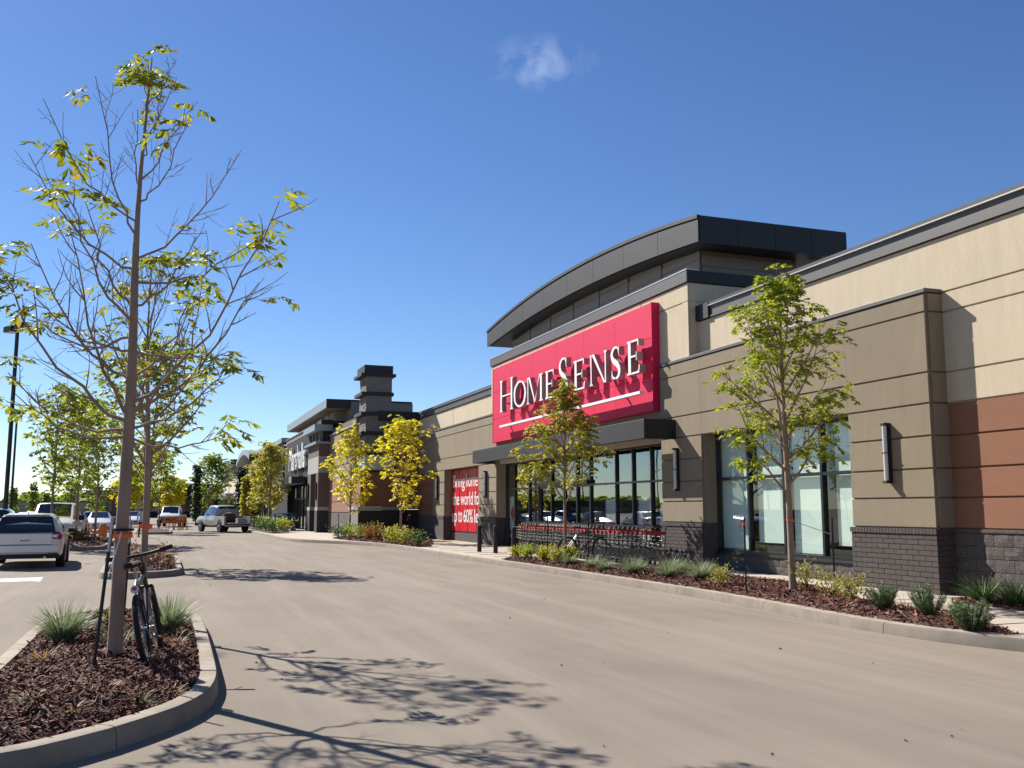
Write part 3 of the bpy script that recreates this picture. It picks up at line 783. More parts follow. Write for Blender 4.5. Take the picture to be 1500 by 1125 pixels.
# white posters hung in the entrance glass
def window_poster(y0, y1, z0, z1, seed):
    p = bx('poster', M_white, ent, XG + .10, XG + .105, y0, y1, z0, z1)
    rr = random.Random(seed); mb = MB(); c = ((y0 + y1) / 2, z0 + (z1 - z0) * .36); n = 18; r0 = (y1 - y0) * .33
    vs = [(XG + .096, c[0] + cos(2 * pi * i / n) * r0 * (1 if i % 2 else rr.uniform(.45, .8)), c[1] + sin(2 * pi * i / n) * r0 * (1.05 if i % 2 else .55)) for i in range(n)]
    mb.add(vs + [(XG + .096, c[0], c[1])], [(i, n, (i + 1) % n) for i in range(n)]).build('poster_print', M_cartred, p)
window_poster(24.32, 25.2, .72, 1.95, 1); window_poster(26.6, 27.4, .72, 1.9, 2); window_poster(23.0, 23.9, .72, 1.9, 3)
pp = bx('poster', M_white, ent2, XG + .10, XG + .105, 35.68, 36.3, .5, 2.1)
MB().add([(XG + .096, 35.72, 1.45), (XG + .096, 35.99, 1.75), (XG + .096, 36.26, 1.45), (XG + .096, 35.99, 1.15)], [(0, 1, 2, 3)]).build('poster_print', M_cartred, pp)
bx('poster_print', M_cartred, pp, XG + .094, XG + .097, 35.7, 36.28, .62, .82)
# a few shelves and bright ceiling strips seen dimly through the glass
for k in range(5): bx('shelf_unit', M_interior, shop, 15.2, 16.2, 23.5 + 2.4 * k, 24.9 + 2.4 * k, .15, 1.7 + .2 * (k % 2))
# poster window
pw = glazing('poster_window', XG, [38.88, 40.2, 41.53, 42.87, 44.20], [.55, 3.45], fw=.06)
bx('sill', M_brick, shop, XG - .06, XG + .2, 38.9, 44.18, .15, .545)
for a, b in zip([38.9, 40.2, 41.53, 42.87], [40.19, 41.52, 42.86, 44.18]):
    bx('poster_sheet', M_poster, pw, XG - .05, XG - .045, a + .03, b - .03, .60, 3.40)
bx('reveal', M_taupe, shop, XP + .055, XG - .002, 44.15, 44.198, 1.27, 3.449); bx('reveal', M_brick, shop, XP + .03, XG - .002, 44.148, 44.179, .15, 1.268)

def text_mesh(txt, size, extrude, boldness=0.0, shear=0.0):
    c = bpy.data.curves.new('text', 'FONT'); c.body = txt; c.size = size; c.extrude = extrude; c.offset = boldness; c.shear = shear; c.fill_mode = 'BOTH' if extrude else 'FRONT'
    c.resolution_u = 4
    o = bpy.data.objects.new('text_tmp', c); COL.objects.link(o)
    dg = bpy.context.evaluated_depsgraph_get()
    me = bpy.data.meshes.new_from_object(o.evaluated_get(dg))
    bpy.data.objects.remove(o); bpy.data.curves.remove(c)
    return me
def place_text(txt, parent, X, y_left, z_base, width, height, m, extrude=.002, bold=0.0, name='lettering', shear=0.0):
    """text facing -x, reading towards -y"""
    me = text_mesh(txt, 1.0, .5 if extrude else 0, bold, shear)
    xs = [v.co.x for v in me.vertices]; ys = [v.co.y for v in me.vertices]
    ref = max(ys) if height else 1
    sx = width / (max(xs) - min(xs)); sz = height / ref; x0 = min(xs)
    for v in me.vertices:
        p = v.co.copy(); v.co = (X - p.z * 2 * extrude, y_left - (p.x - x0) * sx, z_base + p.y * sz)
    me.materials.clear(); me.materials.append(m)
    me.update()
    return link(name, me, parent)
for words, y, z, em in (((('Bring', 1.86), ('home', 1.72)), 43.85, 2.62, .20), ((('the', 1.1), ('world', 1.85), ('for', .98)), 43.95, 1.80, .24), ((('up', .8), ('to', .62), ('60%', 1.4), ('less', 1.3)), 44.0, 1.02, .22)):
    for wd, wdt in words:
        asc = .58 if wd != 'up' else .40
        if wd == 'to': asc = .52
        place_text(wd, pw, XG - .056, y, z, wdt, asc, M_white, .002, .006); y -= wdt + em

# ---- the red sign
sign = thing('store_sign', 'large red panel sign with raised white serif shop name and underline', 'sign', (12.5, 29.7, 4.25), world=True)
sp = bx('sign_backing', M_red, sign, 12.44, 12.60, 22.99, 36.51, 4.25, 7.25)
cols = [23.0, 25.25, 27.5, 29.75, 32.0, 34.25, 36.5]; rws = [4.25, 5.2, 6.27, 7.25]
for a, b in zip(cols, cols[1:]):
    for c, d in zip(rws, rws[1:]): bx('sign_panel', M_red, sp, 12.37, 12.438, a + .006, b - .006, c + .006, d - .006)
bx('sign_edge', M_red, sp, 12.36, 12.601, 22.95, 22.988, 4.245, 7.255); bx('sign_edge', M_red, sp, 12.36, 12.601, 36.512, 36.55, 4.245, 7.255)
LX0, LX1 = 12.05, 12.24
def stroke_letter(ch, yl, w, h, zb):
    """serif capital built from strokes; 2-D unit box u to the right (-y), v up"""
    polys = []
    T1, T2, SF = .165 * .95 / w * 1.0, .075 * .95 / w, .055 / h * .95      # thick, thin, serif height (in unit widths)
    def rect(u0, v0, u1, v1): polys.append([(u0, v0), (u1, v0), (u1, v1), (u0, v1)])
    def stem(u, t, v0=0, v1=1, s0=True, s1=True, ex=.075 / w * .95):
        rect(u, v0, u + t, v1)
        if s0: rect(u - ex, v0, u, v0 + SF); rect(u + t, v0, u + t + ex, v0 + SF)
        if s1: rect(u - ex, v1 - SF, u, v1); rect(u + t, v1 - SF, u + t + ex, v1)
    def quad(a, b, c, d): polys.append([a, b, c, d])
    def band(path, widths):
        n = len(path)
        for i in range(n - 1):
            def nrm(k):
                a, b = path[max(0, k - 1)], path[min(n - 1, k + 1)]; tx, ty = (b[0] - a[0]) * w, (b[1] - a[1]) * h; l = math.hypot(tx, ty) or 1
                return (-ty / l / w, tx / l / h)
            n0, n1 = nrm(i), nrm(i + 1); p, q = path[i], path[i + 1]; wa, wb = widths[i] / 2, widths[i + 1] / 2
            polys.append([(p[0] + n0[0] * wa, p[1] + n0[1] * wa), (q[0] + n1[0] * wb, q[1] + n1[1] * wb), (q[0] - n1[0] * wb, q[1] - n1[1] * wb), (p[0] - n0[0] * wa, p[1] - n0[1] * wa)])
    e = .06 / w
    if ch == 'H':
        stem(.08, T1); stem(.92 - T1, T1); rect(.08 + T1, .47, .92 - T1, .47 + SF)
    elif ch == 'O':
        n = 28; P = []; W = []
        for i in range(n + 1):
            a = 2 * pi * i / n + .12; P.append((.5 + .44 * cos(a), .5 + .48 * sin(a))); W.append(.06 + .10 * abs(cos(a + .2)) ** 1.6)
        band(P, W)
    elif ch == 'M':
        stem(.07, T2); stem(.93 - T1, T1)
        quad((.07 + T2, 1), (.07 + T2 + T1 * 1.05, 1), (.53, .06), (.50, 0)); quad((.535, .0), (.535, .14), (.93 - T1, 1), (.93 - T1 - T2 * 1.2, 1))
    elif ch == 'N':
        stem(.10, T2, ex=.06 / w); stem(.90 - T2, T2, s0=False, ex=.06 / w)
        quad((.10 + T2, 1), (.10 + T2 + T1 * 1.1, 1), (.90 - T2, .0), (.90 - T2 - T1 * .55, .0))
    elif ch == 'E':
        stem(.12, T1, s0=False, s1=False); rect(.04, 0, .12, SF); rect(.04, 1 - SF, .12, 1)
        rect(.12 + T1, 0, .90, SF); rect(.12 + T1, 1 - SF, .86, 1); rect(.12 + T1, .49, .68, .49 + SF)
        quad((.90, 0), (.95, .24), (.90, .24), (.84, SF)); quad((.86, 1), (.88, .80), (.84, .80), (.79, 1 - SF)); quad((.68, .38), (.72, .38), (.72, .64), (.68, .64))
    elif ch == 'S':
        P = []; W = []
        pts = [(.80, .77), (.77, .88), (.66, .955), (.50, .975), (.33, .95), (.20, .87), (.16, .76), (.20, .66), (.32, .575), (.50, .50), (.68, .425), (.81, .335), (.845, .235), (.79, .115), (.66, .045), (.48, .025), (.30, .05), (.19, .13), (.15, .25)]
        wd = [.03, .04, .05, .05, .07, .10, .125, .135, .14, .145, .14, .135, .125, .10, .07, .05, .05, .04, .03]
        band(pts, [x * 1.2 for x in wd]); rect(.78, .72, .83, .98); rect(.12, .02, .17, .29)
    mb = MB(); rr = .0
    for i, pg in enumerate(polys):
        o = (i % 5) * .0025
        a = sum(pg[k][0] * pg[(k + 1) % len(pg)][1] - pg[(k + 1) % len(pg)][0] * pg[k][1] for k in range(len(pg)))
        if a < 0: pg = pg[::-1]
        n = len(pg); b = len(mb.v)
        for X in (LX0 + o, LX1 - o): mb.v += [(X, yl - u * w, zb + v * h) for u, v in pg]
        mb.f.append(tuple(b + k for k in range(n))); mb.f.append(tuple(b + n + k for k in range(n - 1, -1, -1)))
        for k in range(n): mb.f.append((b + k, b + n + k, b + n + (k + 1) % n, b + (k + 1) % n))
    me = mb.mesh('letter', M_white); me.materials.append(M_letterside)
    for p in me.polygons:
        nx = p.normal.x
        p.material_index = 0 if abs(nx) > .9 and p.center.x < (LX0 + LX1) / 2 else 1
    o = link('letter', me, sign)
    return o
for ch, a, b, h in (('H', 34.80, 33.22, 1.21), ('O', 33.20, 31.90, .95), ('M', 31.84, 30.24, .95), ('E', 30.06, 29.18, .95), ('S', 28.88, 28.05, 1.21), ('E', 27.64, 26.70, .95), ('N', 26.45, 25.10, .95), ('S', 24.95, 24.25, .95), ('E', 23.88, 23.06, .95)):
    lo = stroke_letter(ch, a, a - b, h, 5.31)
ul = bx('underline', M_white, sign, 12.05, 12.20, 23.12, 34.80, 4.72, 4.80)
for y, z in ((24.5, 4.76), (28, 4.76), (32, 4.76), (34.4, 4.76)): bx('bracket', M_letterside, ul, 12.201, 12.372, y - .03, y + .03, z - .02, z + .02)
for y in (34.4, 33.5, 32.5, 31.5, 30.6, 29.85, 28.5, 27.4, 26.2, 25.4, 24.6, 23.7): bx('letter_bracket', M_letterside, sign, 12.225, 12.372, y - .03, y + .03, 5.6, 5.66)

# ---- wall lamps
def wall_lamp(y, X, label, z0=2.07, z1=3.18):
    t = thing('wall_lamp', label, 'lamp', (X, y, z0), group='upright wall lamps on the taupe piers', world=True)
    mb = MB().box(X - .06, X + .0, y - .045, y + .045, z0, z1); mb.box(X - .155, X - .06, y - .055, y + .055, z1 - .05, z1); mb.box(X - .155, X - .06, y - .055, y + .055, z0, z0 + .05)
    mb.build('lamp_body', M_darker, t, bevel=.006)
    m_ = (z0 + z1) / 2
    for a, b in ((z0 + .055, m_ - .01), (m_ + .01, z1 - .055)):
        MB().tube([(X - .105, y, a), (X - .105, y, b)], .042, 10).build('diffuser', M_lens, t, smooth=True)
    MB().box(X - .15, X - .061, y - .05, y + .05, m_ - .009, m_ + .009).build('lamp_clip', M_darker, t)
wall_lamp(14.2, XP - .001, 'upright black wall lamp on the pier beside the terracotta wall')
wall_lamp(21.95, XP - .001, 'upright black wall lamp on the pier right of the entrance')
wall_lamp(37.75, XP - .001, 'upright black wall lamp between entrance and red poster')
wall_lamp(45.3, XP - .001, 'upright black wall lamp left of the red poster')
# ================================================================== NEXT SHOP (stacked column, blue-grey front)
M_band = mat('pale_stone_band', (.42, .40, .36), .9, .08, 4)
M_brown = mat('brown_tile', (.15, .10, .085), .8, .12, 5)
M_slate = mat('slate_blue_wall', (.028, .031, .044), .9, .08, 3, spec=.2)
M_stoneflat = mat('stacked_stone', (.21, .19, .18), .9, .2, 12, .8, 30, stretch=(1, 1, 3), dirt=(.30, .28, .26), dirt_scale=5)
M_palemetal = mat('pale_metal', (.34, .37, .40), .45, .06, 3, metal=.3)
M_blackbrick = mat('black_brick', (.035, .033, .034), .8, .15, 12)
M_teal = mat('frosted_glass_block', (.55, .66, .64), .25, .06, 6)
nxt = thing('store_building', 'slate blue shop with stacked stone column beyond the golden trees', 'building', (11, 62, .15), world=True)
def nb(name, m, *a, bevel=0, parent=None): return bx(name, m, parent or nxt, *a, bevel=bevel)
# wing wall facing the camera
nb('wall', M_terra, 11.0, 13.3, 50.62, 51.0, 1.6, 6.0); nb('band', M_brown, 10.9, 13.3, 50.60, 50.95, 6.01, 6.28)
nb('wall', M_blackbrick, 11.0, 13.3, 50.60, 51.0, .05, 1.58); nb('fascia', M_darker, 10.6, 13.3, 50.45, 51.3, 6.3, 6.85)
# stacked column
st = nb('column_base', M_blackbrick, 9.60, 11.95, 50.3, 53.0, .05, 1.55)
nb('stone_face', M_stoneflat, 9.585, 9.60, 50.3, 53.0, .15, 1.55, parent=st)
nb('band', M_band, 9.55, 12.0, 50.25, 53.05, 1.56, 1.72, parent=st, bevel=.01)
nb('column_body', M_terra, 9.70, 11.8, 50.4, 52.9, 1.73, 3.55)
nb('band', M_darker, 9.60, 11.9, 50.3, 53, 3.56, 3.66)
nb('light_block', M_teal, 9.9, 11.5, 50.45, 52.6, 3.67, 4.46)
lev = [4.47, 5.53, 6.58, 7.66, 8.72]
for i, z in enumerate(lev):
    if i < 4:
        c = nb('stone_box', M_stoneflat, 9.96, 11.33, 50.5, 52.3, z + .19, lev[i + 1] - .002)
        rr = random.Random(i)
        for k in range(5):      # ledger stones on the lit side
            za = z + .2 + k * .165
            for j in range(3): nb('ledger_stone', M_stoneflat, 9.955 - rr.uniform(.01, .05), 9.97, 50.5 + .6 * j + .01, 51.09 + .6 * j, za, za + .155, parent=c)
        nb('ledge', M_darker, 9.66, 11.42, 50.38, 52.5, z, z + .188, bevel=.01)
nb('ledge', M_darker, 9.62, 11.52, 50.34, 52.6, 8.70, 8.86, bevel=.01); nb('column_cap', M_dark, 9.80, 11.36, 50.4, 52.5, 8.861, 9.30, bevel=.01)
# lit side wall between column and entrance block
nb('wall', M_taupe, 9.84, 10.2, 53.0, 61.3, 3.3, 6.2); nb('wall', M_terra, 9.82, 10.2, 53.0, 61.3, 1.4, 3.298); nb('wall', M_block, 9.78, 10.2, 53.0, 61.3, .05, 1.398)
for z0, z1 in ((3.3, 4.2), (4.2, 5.2), (5.2, 6.2)): nb('wall_panel', M_taupe, 9.80, 9.85, 53.06, 61.25, z0 + .02, z1 - .02)
for z0, z1 in ((1.42, 2.05), (2.05, 2.7), (2.7, 3.3)): nb('wall_panel', M_terra, 9.785, 9.83, 53.06, 61.25, z0 + .02, z1 - .02)
nb('coping', M_palemetal, 9.72, 10.3, 53.0, 61.3, 6.21, 6.30); nb('fascia', M_brown, 9.9, 10.3, 53, 61.3, 6.31, 6.7)
nb('stone_box', M_stoneflat, 10.6, 14.5, 58.6, 66, 6.0, 8.2)
# entrance block
XB = 9.10
nb('wall', M_brown, XB, 14, 61.3, 66.0, 4.95, 5.7) ; nb('wall', M_band, XB - .01, 14, 61.29, 66.01, 3.9, 4.94)
nb('pier', M_brown, XB, 10.4, 61.3, 62.3, 1.75, 3.898); nb('pier', M_brown, XB, 10.4, 64.6, 66.0, 1.75, 3.898)
nb('pier_band', M_band, XB - .02, 10.42, 61.28, 62.32, 1.52, 1.748); nb('pier_band', M_band, XB - .02, 10.42, 64.58, 66.02, 1.52, 1.748)
nb('pier_base', M_blackbrick, XB - .03, 10.45, 61.26, 62.34, .05, 1.518); nb('pier_base', M_blackbrick, XB - .03, 10.45, 64.56, 66.04, .05, 1.518)
nb('niche', M_brown, XB + .6, 10.4, 62.31, 64.59, .1, 3.89)
nb('lamp_strip', M_darker, XB - .1, XB - .001, 61.7, 61.85, 2.2, 3.3); nb('lamp_strip', M_darker, XB - .1, XB - .001, 65.2, 65.35, 2.2, 3.3)
nb('ledge', M_palemetal, XB - .25, 10, 61.1, 66.3, 5.72, 5.88); nb('dark_band', M_darker, XB + .25, 14, 61.35, 66, 5.881, 6.9)
for k in range(4): nb('lantern_post', M_stoneflat, XB + .02, XB + .3, 61.35 + 1.45 * k, 61.7 + 1.45 * k, 5.885, 6.55)
nb('ledge', M_palemetal, XB - .35, 9.9, 61.0, 66.3, 6.56, 6.95); nb('cap', M_darker, XB + .05, 14, 60.9, 62.6, 6.951, 7.25)
nb('sign_wall', M_slate, XB, 14, 66.02, 79.5, 3.75, 6.75); nb('fascia', M_brown, XB + .05, 14, 64.5, 79.4, 6.83, 7.1); nb('flashing', M_palemetal, XB - .02, 14, 64.5, 79.5, 6.752, 6.828); nb('flashing', M_palemetal, XB - .01, 14, 64.5, 79.5, 7.101, 7.16)
nb('clerestory_wall', M_grey, 9.9, 14, 60.5, 78, 7.161, 7.76)
for k in range(9): nb('siding_batten', M_fascia, 9.87, 9.90, 60.6 + 2.1 * k, 60.66 + 2.1 * k, 7.17, 7.75)
rf = nb('roof', M_palemetal, XB, 14.5, 58.8, 78.9, 7.80, 8.32); nb('roof_fascia', M_darker, XB + .01, 14.5, 58.76, 58.798, 7.78, 8.34, parent=rf); nb('soffit', M_soffit, XB + .1, 14.4, 58.9, 78.8, 7.77, 7.798, parent=rf)
cn2 = nb('canopy', M_palemetal, XB - 1.0, XB, 66.8, 77.5, 3.38, 3.82); nb('canopy_end', M_darker, XB - .99, XB, 66.76, 66.798, 3.37, 3.83, parent=cn2)
nb('glazing', M_carglass, XB + .5, XB + .6, 66.05, 77.0, .15, 3.4)
for k in range(7): nb('mullion', M_frame, XB + .42, XB + .5, 66.05 + 1.8 * k, 66.15 + 1.8 * k, .15, 3.4)
nb('transom', M_frame, XB + .43, XB + .5, 66.05, 77, 2.3, 2.4)
for k in (0, 2, 3, 5): nb('pane_poster', M_white, XB + .47, XB + .495, 66.5 + 1.8 * k, 67.2 + 1.8 * k, 2.45, 3.2)
nb('wall', M_slate, XB, 14, 77.05, 92, .1, 3.74); nb('wall', M_slate, XB + .5, 14, 79.52, 100, 3.75, 6.0); nb('end_tower', M_dark, XB - .1, 12, 80, 86, 3.76, 7.0); nb('ledge', M_palemetal, XB - .3, 12, 79.8, 86.2, 7.01, 7.4)
nb('main_roof', M_grey, 10.2, 40, 51.0, 60.5, 5.9, 6.05)
lt = place_text('Marshalls', nxt, XB - .14, 75.2, 4.48, 8.7, 1.75, M_white, .06, .002, name='lettering')

# ---- far shops of the strip
def far_shop(name, label, X, y0, y1, h, wallm, arch_roof, roofm=None):
    b = thing(name, label, 'building', (X + 2, (y0 + y1) / 2, .05), world=True)
    bx('wall', wallm, b, X, X + 8, y0, y1, .0, h); bx('wall_base', M_blackbrick, b, X - .05, X + 8.05, y0 - .05, y1 + .05, -.02, 1.3)
    bx('fascia', M_darker, b, X - .2, X + 8.2, y0 - .2, y1 + .2, h, h + .35)
    mb = MB(); n = 12 if arch_roof else 1; ya, yb = y0 - 1.2, y1 + 1.0
    for i in range(n + 1):
        t = i / n; y = ya + (yb - ya) * t; rise = (1.0 * (1 - (2 * t - 1) ** 2)) if arch_roof else 0
        z = h + 1.5 + rise; mb.v += [(X - 1, y, z), (X - 1, y, z + .6), (X + 6, y, z + .6), (X + 6, y, z)]
    for i in range(n):
        for k in range(4): mb.f.append((4 * i + k, 4 * i + (k + 1) % 4, 4 * i + 4 + (k + 1) % 4, 4 * i + 4 + k))
    mb.f += [(3, 2, 1, 0), (4 * n, 4 * n + 1, 4 * n + 2, 4 * n + 3)]
    r = mb.build('roof', M_palemetal, b)
    bx('roof_fascia', M_darker, r, X - .95, X + 6, ya - .06, ya - .005, h + 1.45, h + 2.12)
    bx('clerestory_wall', M_grey, b, X + .4, X + 5.5, y0 + .5, y1 - .5, h + .36, h + (1.9 if arch_roof else 1.5))
    n = max(3, int((y1 - y0) / 3))
    for k in range(n):
        a = y0 + (y1 - y0) * (k + .15) / n; c = y0 + (y1 - y0) * (k + .85) / n
        wq = bx('window', M_frame, b, X - .04, X - .003, a, c, .4, 3.1); bx('pane', M_carglass, wq, X - .06, X - .042, a + .12, c - .12, .55, 2.95)
    bx('canopy', M_palemetal, b, X - 1.4, X - .07, y0 + .5, y1 - .5, 3.3, 3.75)
    bx('sign_blank', M_white, b, X - .09, X - .004, (y0 + y1) / 2 - 2, (y0 + y1) / 2 + 2, 4.3, 5.2)
    return b
far_shop('store_building', 'charcoal shop with arched metal roof far down the strip', 9.7, 112, 130, 5.6, M_slate, True)
far_shop('store_building', 'beige flat roofed shop farthest along the strip', 9.2, 136, 172, 6.2, M_cream, False)
far_shop('store_building', 'low dark infill shop between slate shop and arched roof shop', 10.2, 95, 110, 4.8, M_brown, False)

# ================================================================== TREES
def bend_path(p0, d0, length, up, rnd, n=7, wob=.08):
    pts = [p0.copy()]; d = d0.normalized(); p = p0.copy()
    for i in range(n):
        d = (d + Vector((rnd.gauss(0, wob), rnd.gauss(0, wob), up / n + rnd.gauss(0, wob * .6)))).normalized()
        p = p + d * (length / n); pts.append(p.copy())
    return pts
def leaf_quad(mb, p, d, side, L, W, fold=.25):
    nrm = d.cross(side)
    a = p; b = p + d * L * .45 + side * W / 2 + nrm * fold * W; c = p + d * L - nrm * L * .12; e = p + d * L * .45 - side * W / 2 + nrm * fold * W
    m = p + d * L * .5
    mb.add([a, b, c, e, m], [(0, 1, 4), (1, 2, 4), (2, 3, 4), (3, 0, 4)] if fold else [(0, 1, 2, 3)])
def compound(mb, p, d, rnd, L, pairs, lw, droop=.7, simple=False):
    """pinnate leaf: a drooping stalk with paired leaflets"""
    d = d.normalized(); q = p.copy(); st = L / (pairs + 1)
    for i in range(pairs):
        d = (d + Vector((0, 0, -droop / pairs * 1.3))).normalized(); q = q + d * st
        s = d.cross(Vector((0, 0, 1)))
        if s.length < .1: s = Vector((1, 0, 0))
        s.normalize(); up = s.cross(d)
        for sg in (-1, 1):
            ld = (d * .55 + s * sg * .75 + Vector((0, 0, -.45)) + Vector((rnd.gauss(0, .18), rnd.gauss(0, .18), rnd.gauss(0, .18)))).normalized()
            sd = ld.cross(up + Vector((rnd.gauss(0, .35), rnd.gauss(0, .35), 0)))
            if sd.length < .1: continue
            sd.normalize()
            ll = L * .46 * rnd.uniform(.75, 1.15)
            if simple: 
                n2 = ld.cross(sd); mb.add([q, q + ld * ll * .45 + sd * lw * .5, q + ld * ll, q + ld * ll * .45 - sd * lw * .5], [(0, 1, 2, 3)])
            else: leaf_quad(mb, q, ld, sd, ll, lw)
    ld = (d + Vector((0, 0, -.3))).normalized(); sd = ld.cross(Vector((rnd.gauss(0, 1), rnd.gauss(0, 1), .5)))
    if sd.length > .1: leaf_quad(mb, q, ld, sd.normalized(), L * .45, lw, 0 if simple else .25)

def tree(label, base, height, crown0, radius, tr, nlimb, lm, seed, group, leaves=2, leafL=.24, pairs=3, lw=.04, lean=(0, 0), explicit=None, ntwig=5, bare=0.0, simple=True, up=1.0, spread=1.0, tip_only=False, name='young_tree', shape='oval', bark=None, twigsub=2):
    rnd = random.Random(seed); base = Vector(base)
    t = thing(name, label, 'tree', base, group=group, world=True)
    wood = MB(); lf = MB()
    n = 14; tp = []
    for i in range(n + 1):
        f = i / n
        tp.append(base + Vector((lean[0] * f + .03 * sin(f * 9 + seed) * f, lean[1] * f + .03 * cos(f * 7 + seed) * f, height * f - .05)))
    TPR = [(0, 1.08), (.06, .98), (.2, .90), (.38, .80), (.52, .61), (.6, .54), (.72, .36), (.86, .20), (1, .05)]
    def tap(f):
        for (a, va), (b, vb) in zip(TPR, TPR[1:]):
            if f <= b + 1e-9: return va + (vb - va) * (f - a) / (b - a)
    tradii = [tr * tap(i / n) + .002 for i in range(n + 1)]
    wood.tube(tp, tradii, 10)
    def trunk_at(z):
        f = max(0, min(.999, z / height)) * n; i = int(f); return tp[i].lerp(tp[i + 1], f - i), tradii[i] * (1 - (f - i)) + tradii[i + 1] * (f - i)
    limbs = []
    if explicit:
        for z0, dx, z1, dy in explicit:
            p0, r0 = trunk_at(z0); tip = base + RT * dx + Vector((RT.y * -1, RT.x, 0)) * dy + Vector((0, 0, z1))
            tip = tip + (trunk_at(z0)[0] - base - Vector((0, 0, z0))) * 0
            pts = []; dv = tip - p0
            for i in range(9):
                f = i / 8; q = p0 + dv * f; q.z -= .16 * dv.length * sin(pi * f) * .9 * (1 if z1 > z0 else .3); q += Vector((rnd.gauss(0, .018), rnd.gauss(0, .018), rnd.gauss(0, .018))) * (0 < f < 1)
                pts.append(q)
            limbs.append((pts, min(r0 * .36, .005 + dv.length * .007)))
    az = rnd.uniform(0, 6)
    for k in range(nlimb):
        f = (k + rnd.random() * .7) / nlimb; z0 = crown0 + (height * .95 - crown0) * f
        p0, r0 = trunk_at(z0); az += 2.4 + rnd.gauss(0, .3)
        sh = {'oval': sin(pi * min(1, .22 + .70 * f)) ** .8, 'cone': 1 - .85 * f, 'column': .8 - .3 * abs(f - .5), 'wide': (1 - f) ** .5, 'cone2': (1 - .8 * f ** 1.5) * (.55 + .45 * min(1, f * 4))}[shape]
        L = radius * max(.2, sh) * rnd.uniform(.85, 1.2) * 1.25
        tilt = (.95 - .55 * f) * spread
        d0 = Vector((cos(az) * sin(tilt), sin(az) * sin(tilt), cos(tilt)))
        limbs.append((bend_path(p0, d0, L, .35 * up, rnd, 7, .07), min(r0 * .6, .008 + L * .011)))
    tips = []
    for pts, r in limbs:
        wood.tube(pts, [r * (1 - .85 * i / (len(pts) - 1)) + .0022 for i in range(len(pts))], 5)
        Lm = sum((pts[i + 1] - pts[i]).length for i in range(len(pts) - 1))
        tips.append((pts[-1], (pts[-1] - pts[-2]).normalized(), 1.0))
        nt_ = max(2, round(ntwig * min(1, Lm / (radius * 1.0))))
        for j in range(nt_):
            f = .25 + .7 * (j + rnd.random()) / nt_; i = min(len(pts) - 2, int(f * (len(pts) - 1))); p = pts[i].lerp(pts[i + 1], f * (len(pts) - 1) - i)
            d = (pts[i + 1] - pts[i]).normalized(); o = Vector((rnd.gauss(0, 1), rnd.gauss(0, 1), rnd.gauss(.15, .6))); o = (o - d * o.dot(d)).normalized()
            d2 = (d * .75 + o * .75).normalized(); l2 = Lm * (rnd.uniform(.16, .34) if explicit else rnd.uniform(.22, .48)) * (1.1 - .4 * f)
            tw = bend_path(p, d2, l2, .35 * up, rnd, 4, .12)
            wood.tube(tw, [max(.0024, r * .42 * (1 - .75 * q / 4)) for q in range(5)], 4)
            tips.append((tw[-1], (tw[-1] - tw[-2]).normalized(), f)); tips.append((tw[2], d2, f * .7))
            for s in range(twigsub):
                g = tw[1 + s % 3]; o2 = Vector((rnd.gauss(0, 1), rnd.gauss(0, 1), rnd.gauss(.2, .5))).normalized(); d3 = (d2 * .6 + o2 * .8).normalized()
                t3 = bend_path(g, d3, l2 * rnd.uniform(.3, .6), .2, rnd, 2, .12); wood.tube(t3, [.003, .0024, .0016], 3); tips.append((t3[-1], (t3[-1] - t3[-2]).normalized(), f))
    tips.append((tp[-1], Vector((0, 0, 1)), 1)); tips.append((tp[-2], Vector((0, 0, 1)), 1))
    for p, d, f in tips:
        if rnd.random() < bare * (1.25 - .5 * f): continue
        if tip_only and f < .55 and rnd.random() < .7: continue
        m = leaves if leaves >= 1 else 1
        m = max(1, int(round(m * rnd.uniform(.6, 1.4))))
        for q in range(m):
            a = rnd.uniform(0, 2 * pi); dd = (d * .6 + Vector((cos(a), sin(a), rnd.uniform(-.2, .5)))).normalized()
            compound(lf, p + Vector((rnd.gauss(0, .03), rnd.gauss(0, .03), rnd.gauss(0, .03))) * leafL * 4, dd, rnd, leafL * rnd.uniform(.7, 1.2), pairs, lw * rnd.uniform(.8, 1.25), simple=simple)
    wood.build('trunk', bark or M_bark, t, smooth=True)
    lf.build('crown', lm, t)
    return t, tp

def zpx(y): return (962 - y) / 149.8 + .0
def limb1(y0, x1, y1, dy): return (zpx(y0), (x1 - 180) / 146.0, zpx(y1), dy)
EXPL = [limb1(634, -6, 556, .2), limb1(623, 0, 400, -.3), limb1(619, 62, 330, .3), limb1(634, 330, 545, -.2), limb1(596, 379, 300, .1), limb1(606, 372, 440, -.35), limb1(400, 6, 222, .15), limb1(352, 121, 125, -.2), limb1(560, -4, 350, .45), limb1(386, 316, 216, .2),
        limb1(300, 258, 196, -.2), limb1(290, 160, 150, .2), limb1(268, 236, 150, .1), limb1(520, 300, 520, .6), limb1(520, 90, 470, -.7), limb1(455, 290, 380, -.5), limb1(455, 70, 280, .5), limb1(330, 60, 170, -.35), limb1(560, 230, 400, .8), limb1(480, 130, 330, -.8), limb1(645, 300, 640, .5), limb1(645, 60, 600, -.5), limb1(230, 200, 110, .1), limb1(200, 232, 120, -.1), limb1(170, 190, 95, -.1), limb1(150, 222, 80, .05), limb1(420, 350, 330, .4), limb1(500, 20, 470, .3)]
ISG = 'young street trees on the parking islands'
tree1, tp1 = tree('tall thin young tree with few yellowing leaves, bicycle at its trunk', (-.37, 9.8, .22), 5.95, 2.3, 1.2, .064, 0, LF_sparse, 11, ISG, leaves=2.2, leafL=.29, pairs=4, lw=.042, explicit=EXPL, ntwig=9, bare=.965, simple=False, tip_only=True, lean=(.03, .0), twigsub=2)
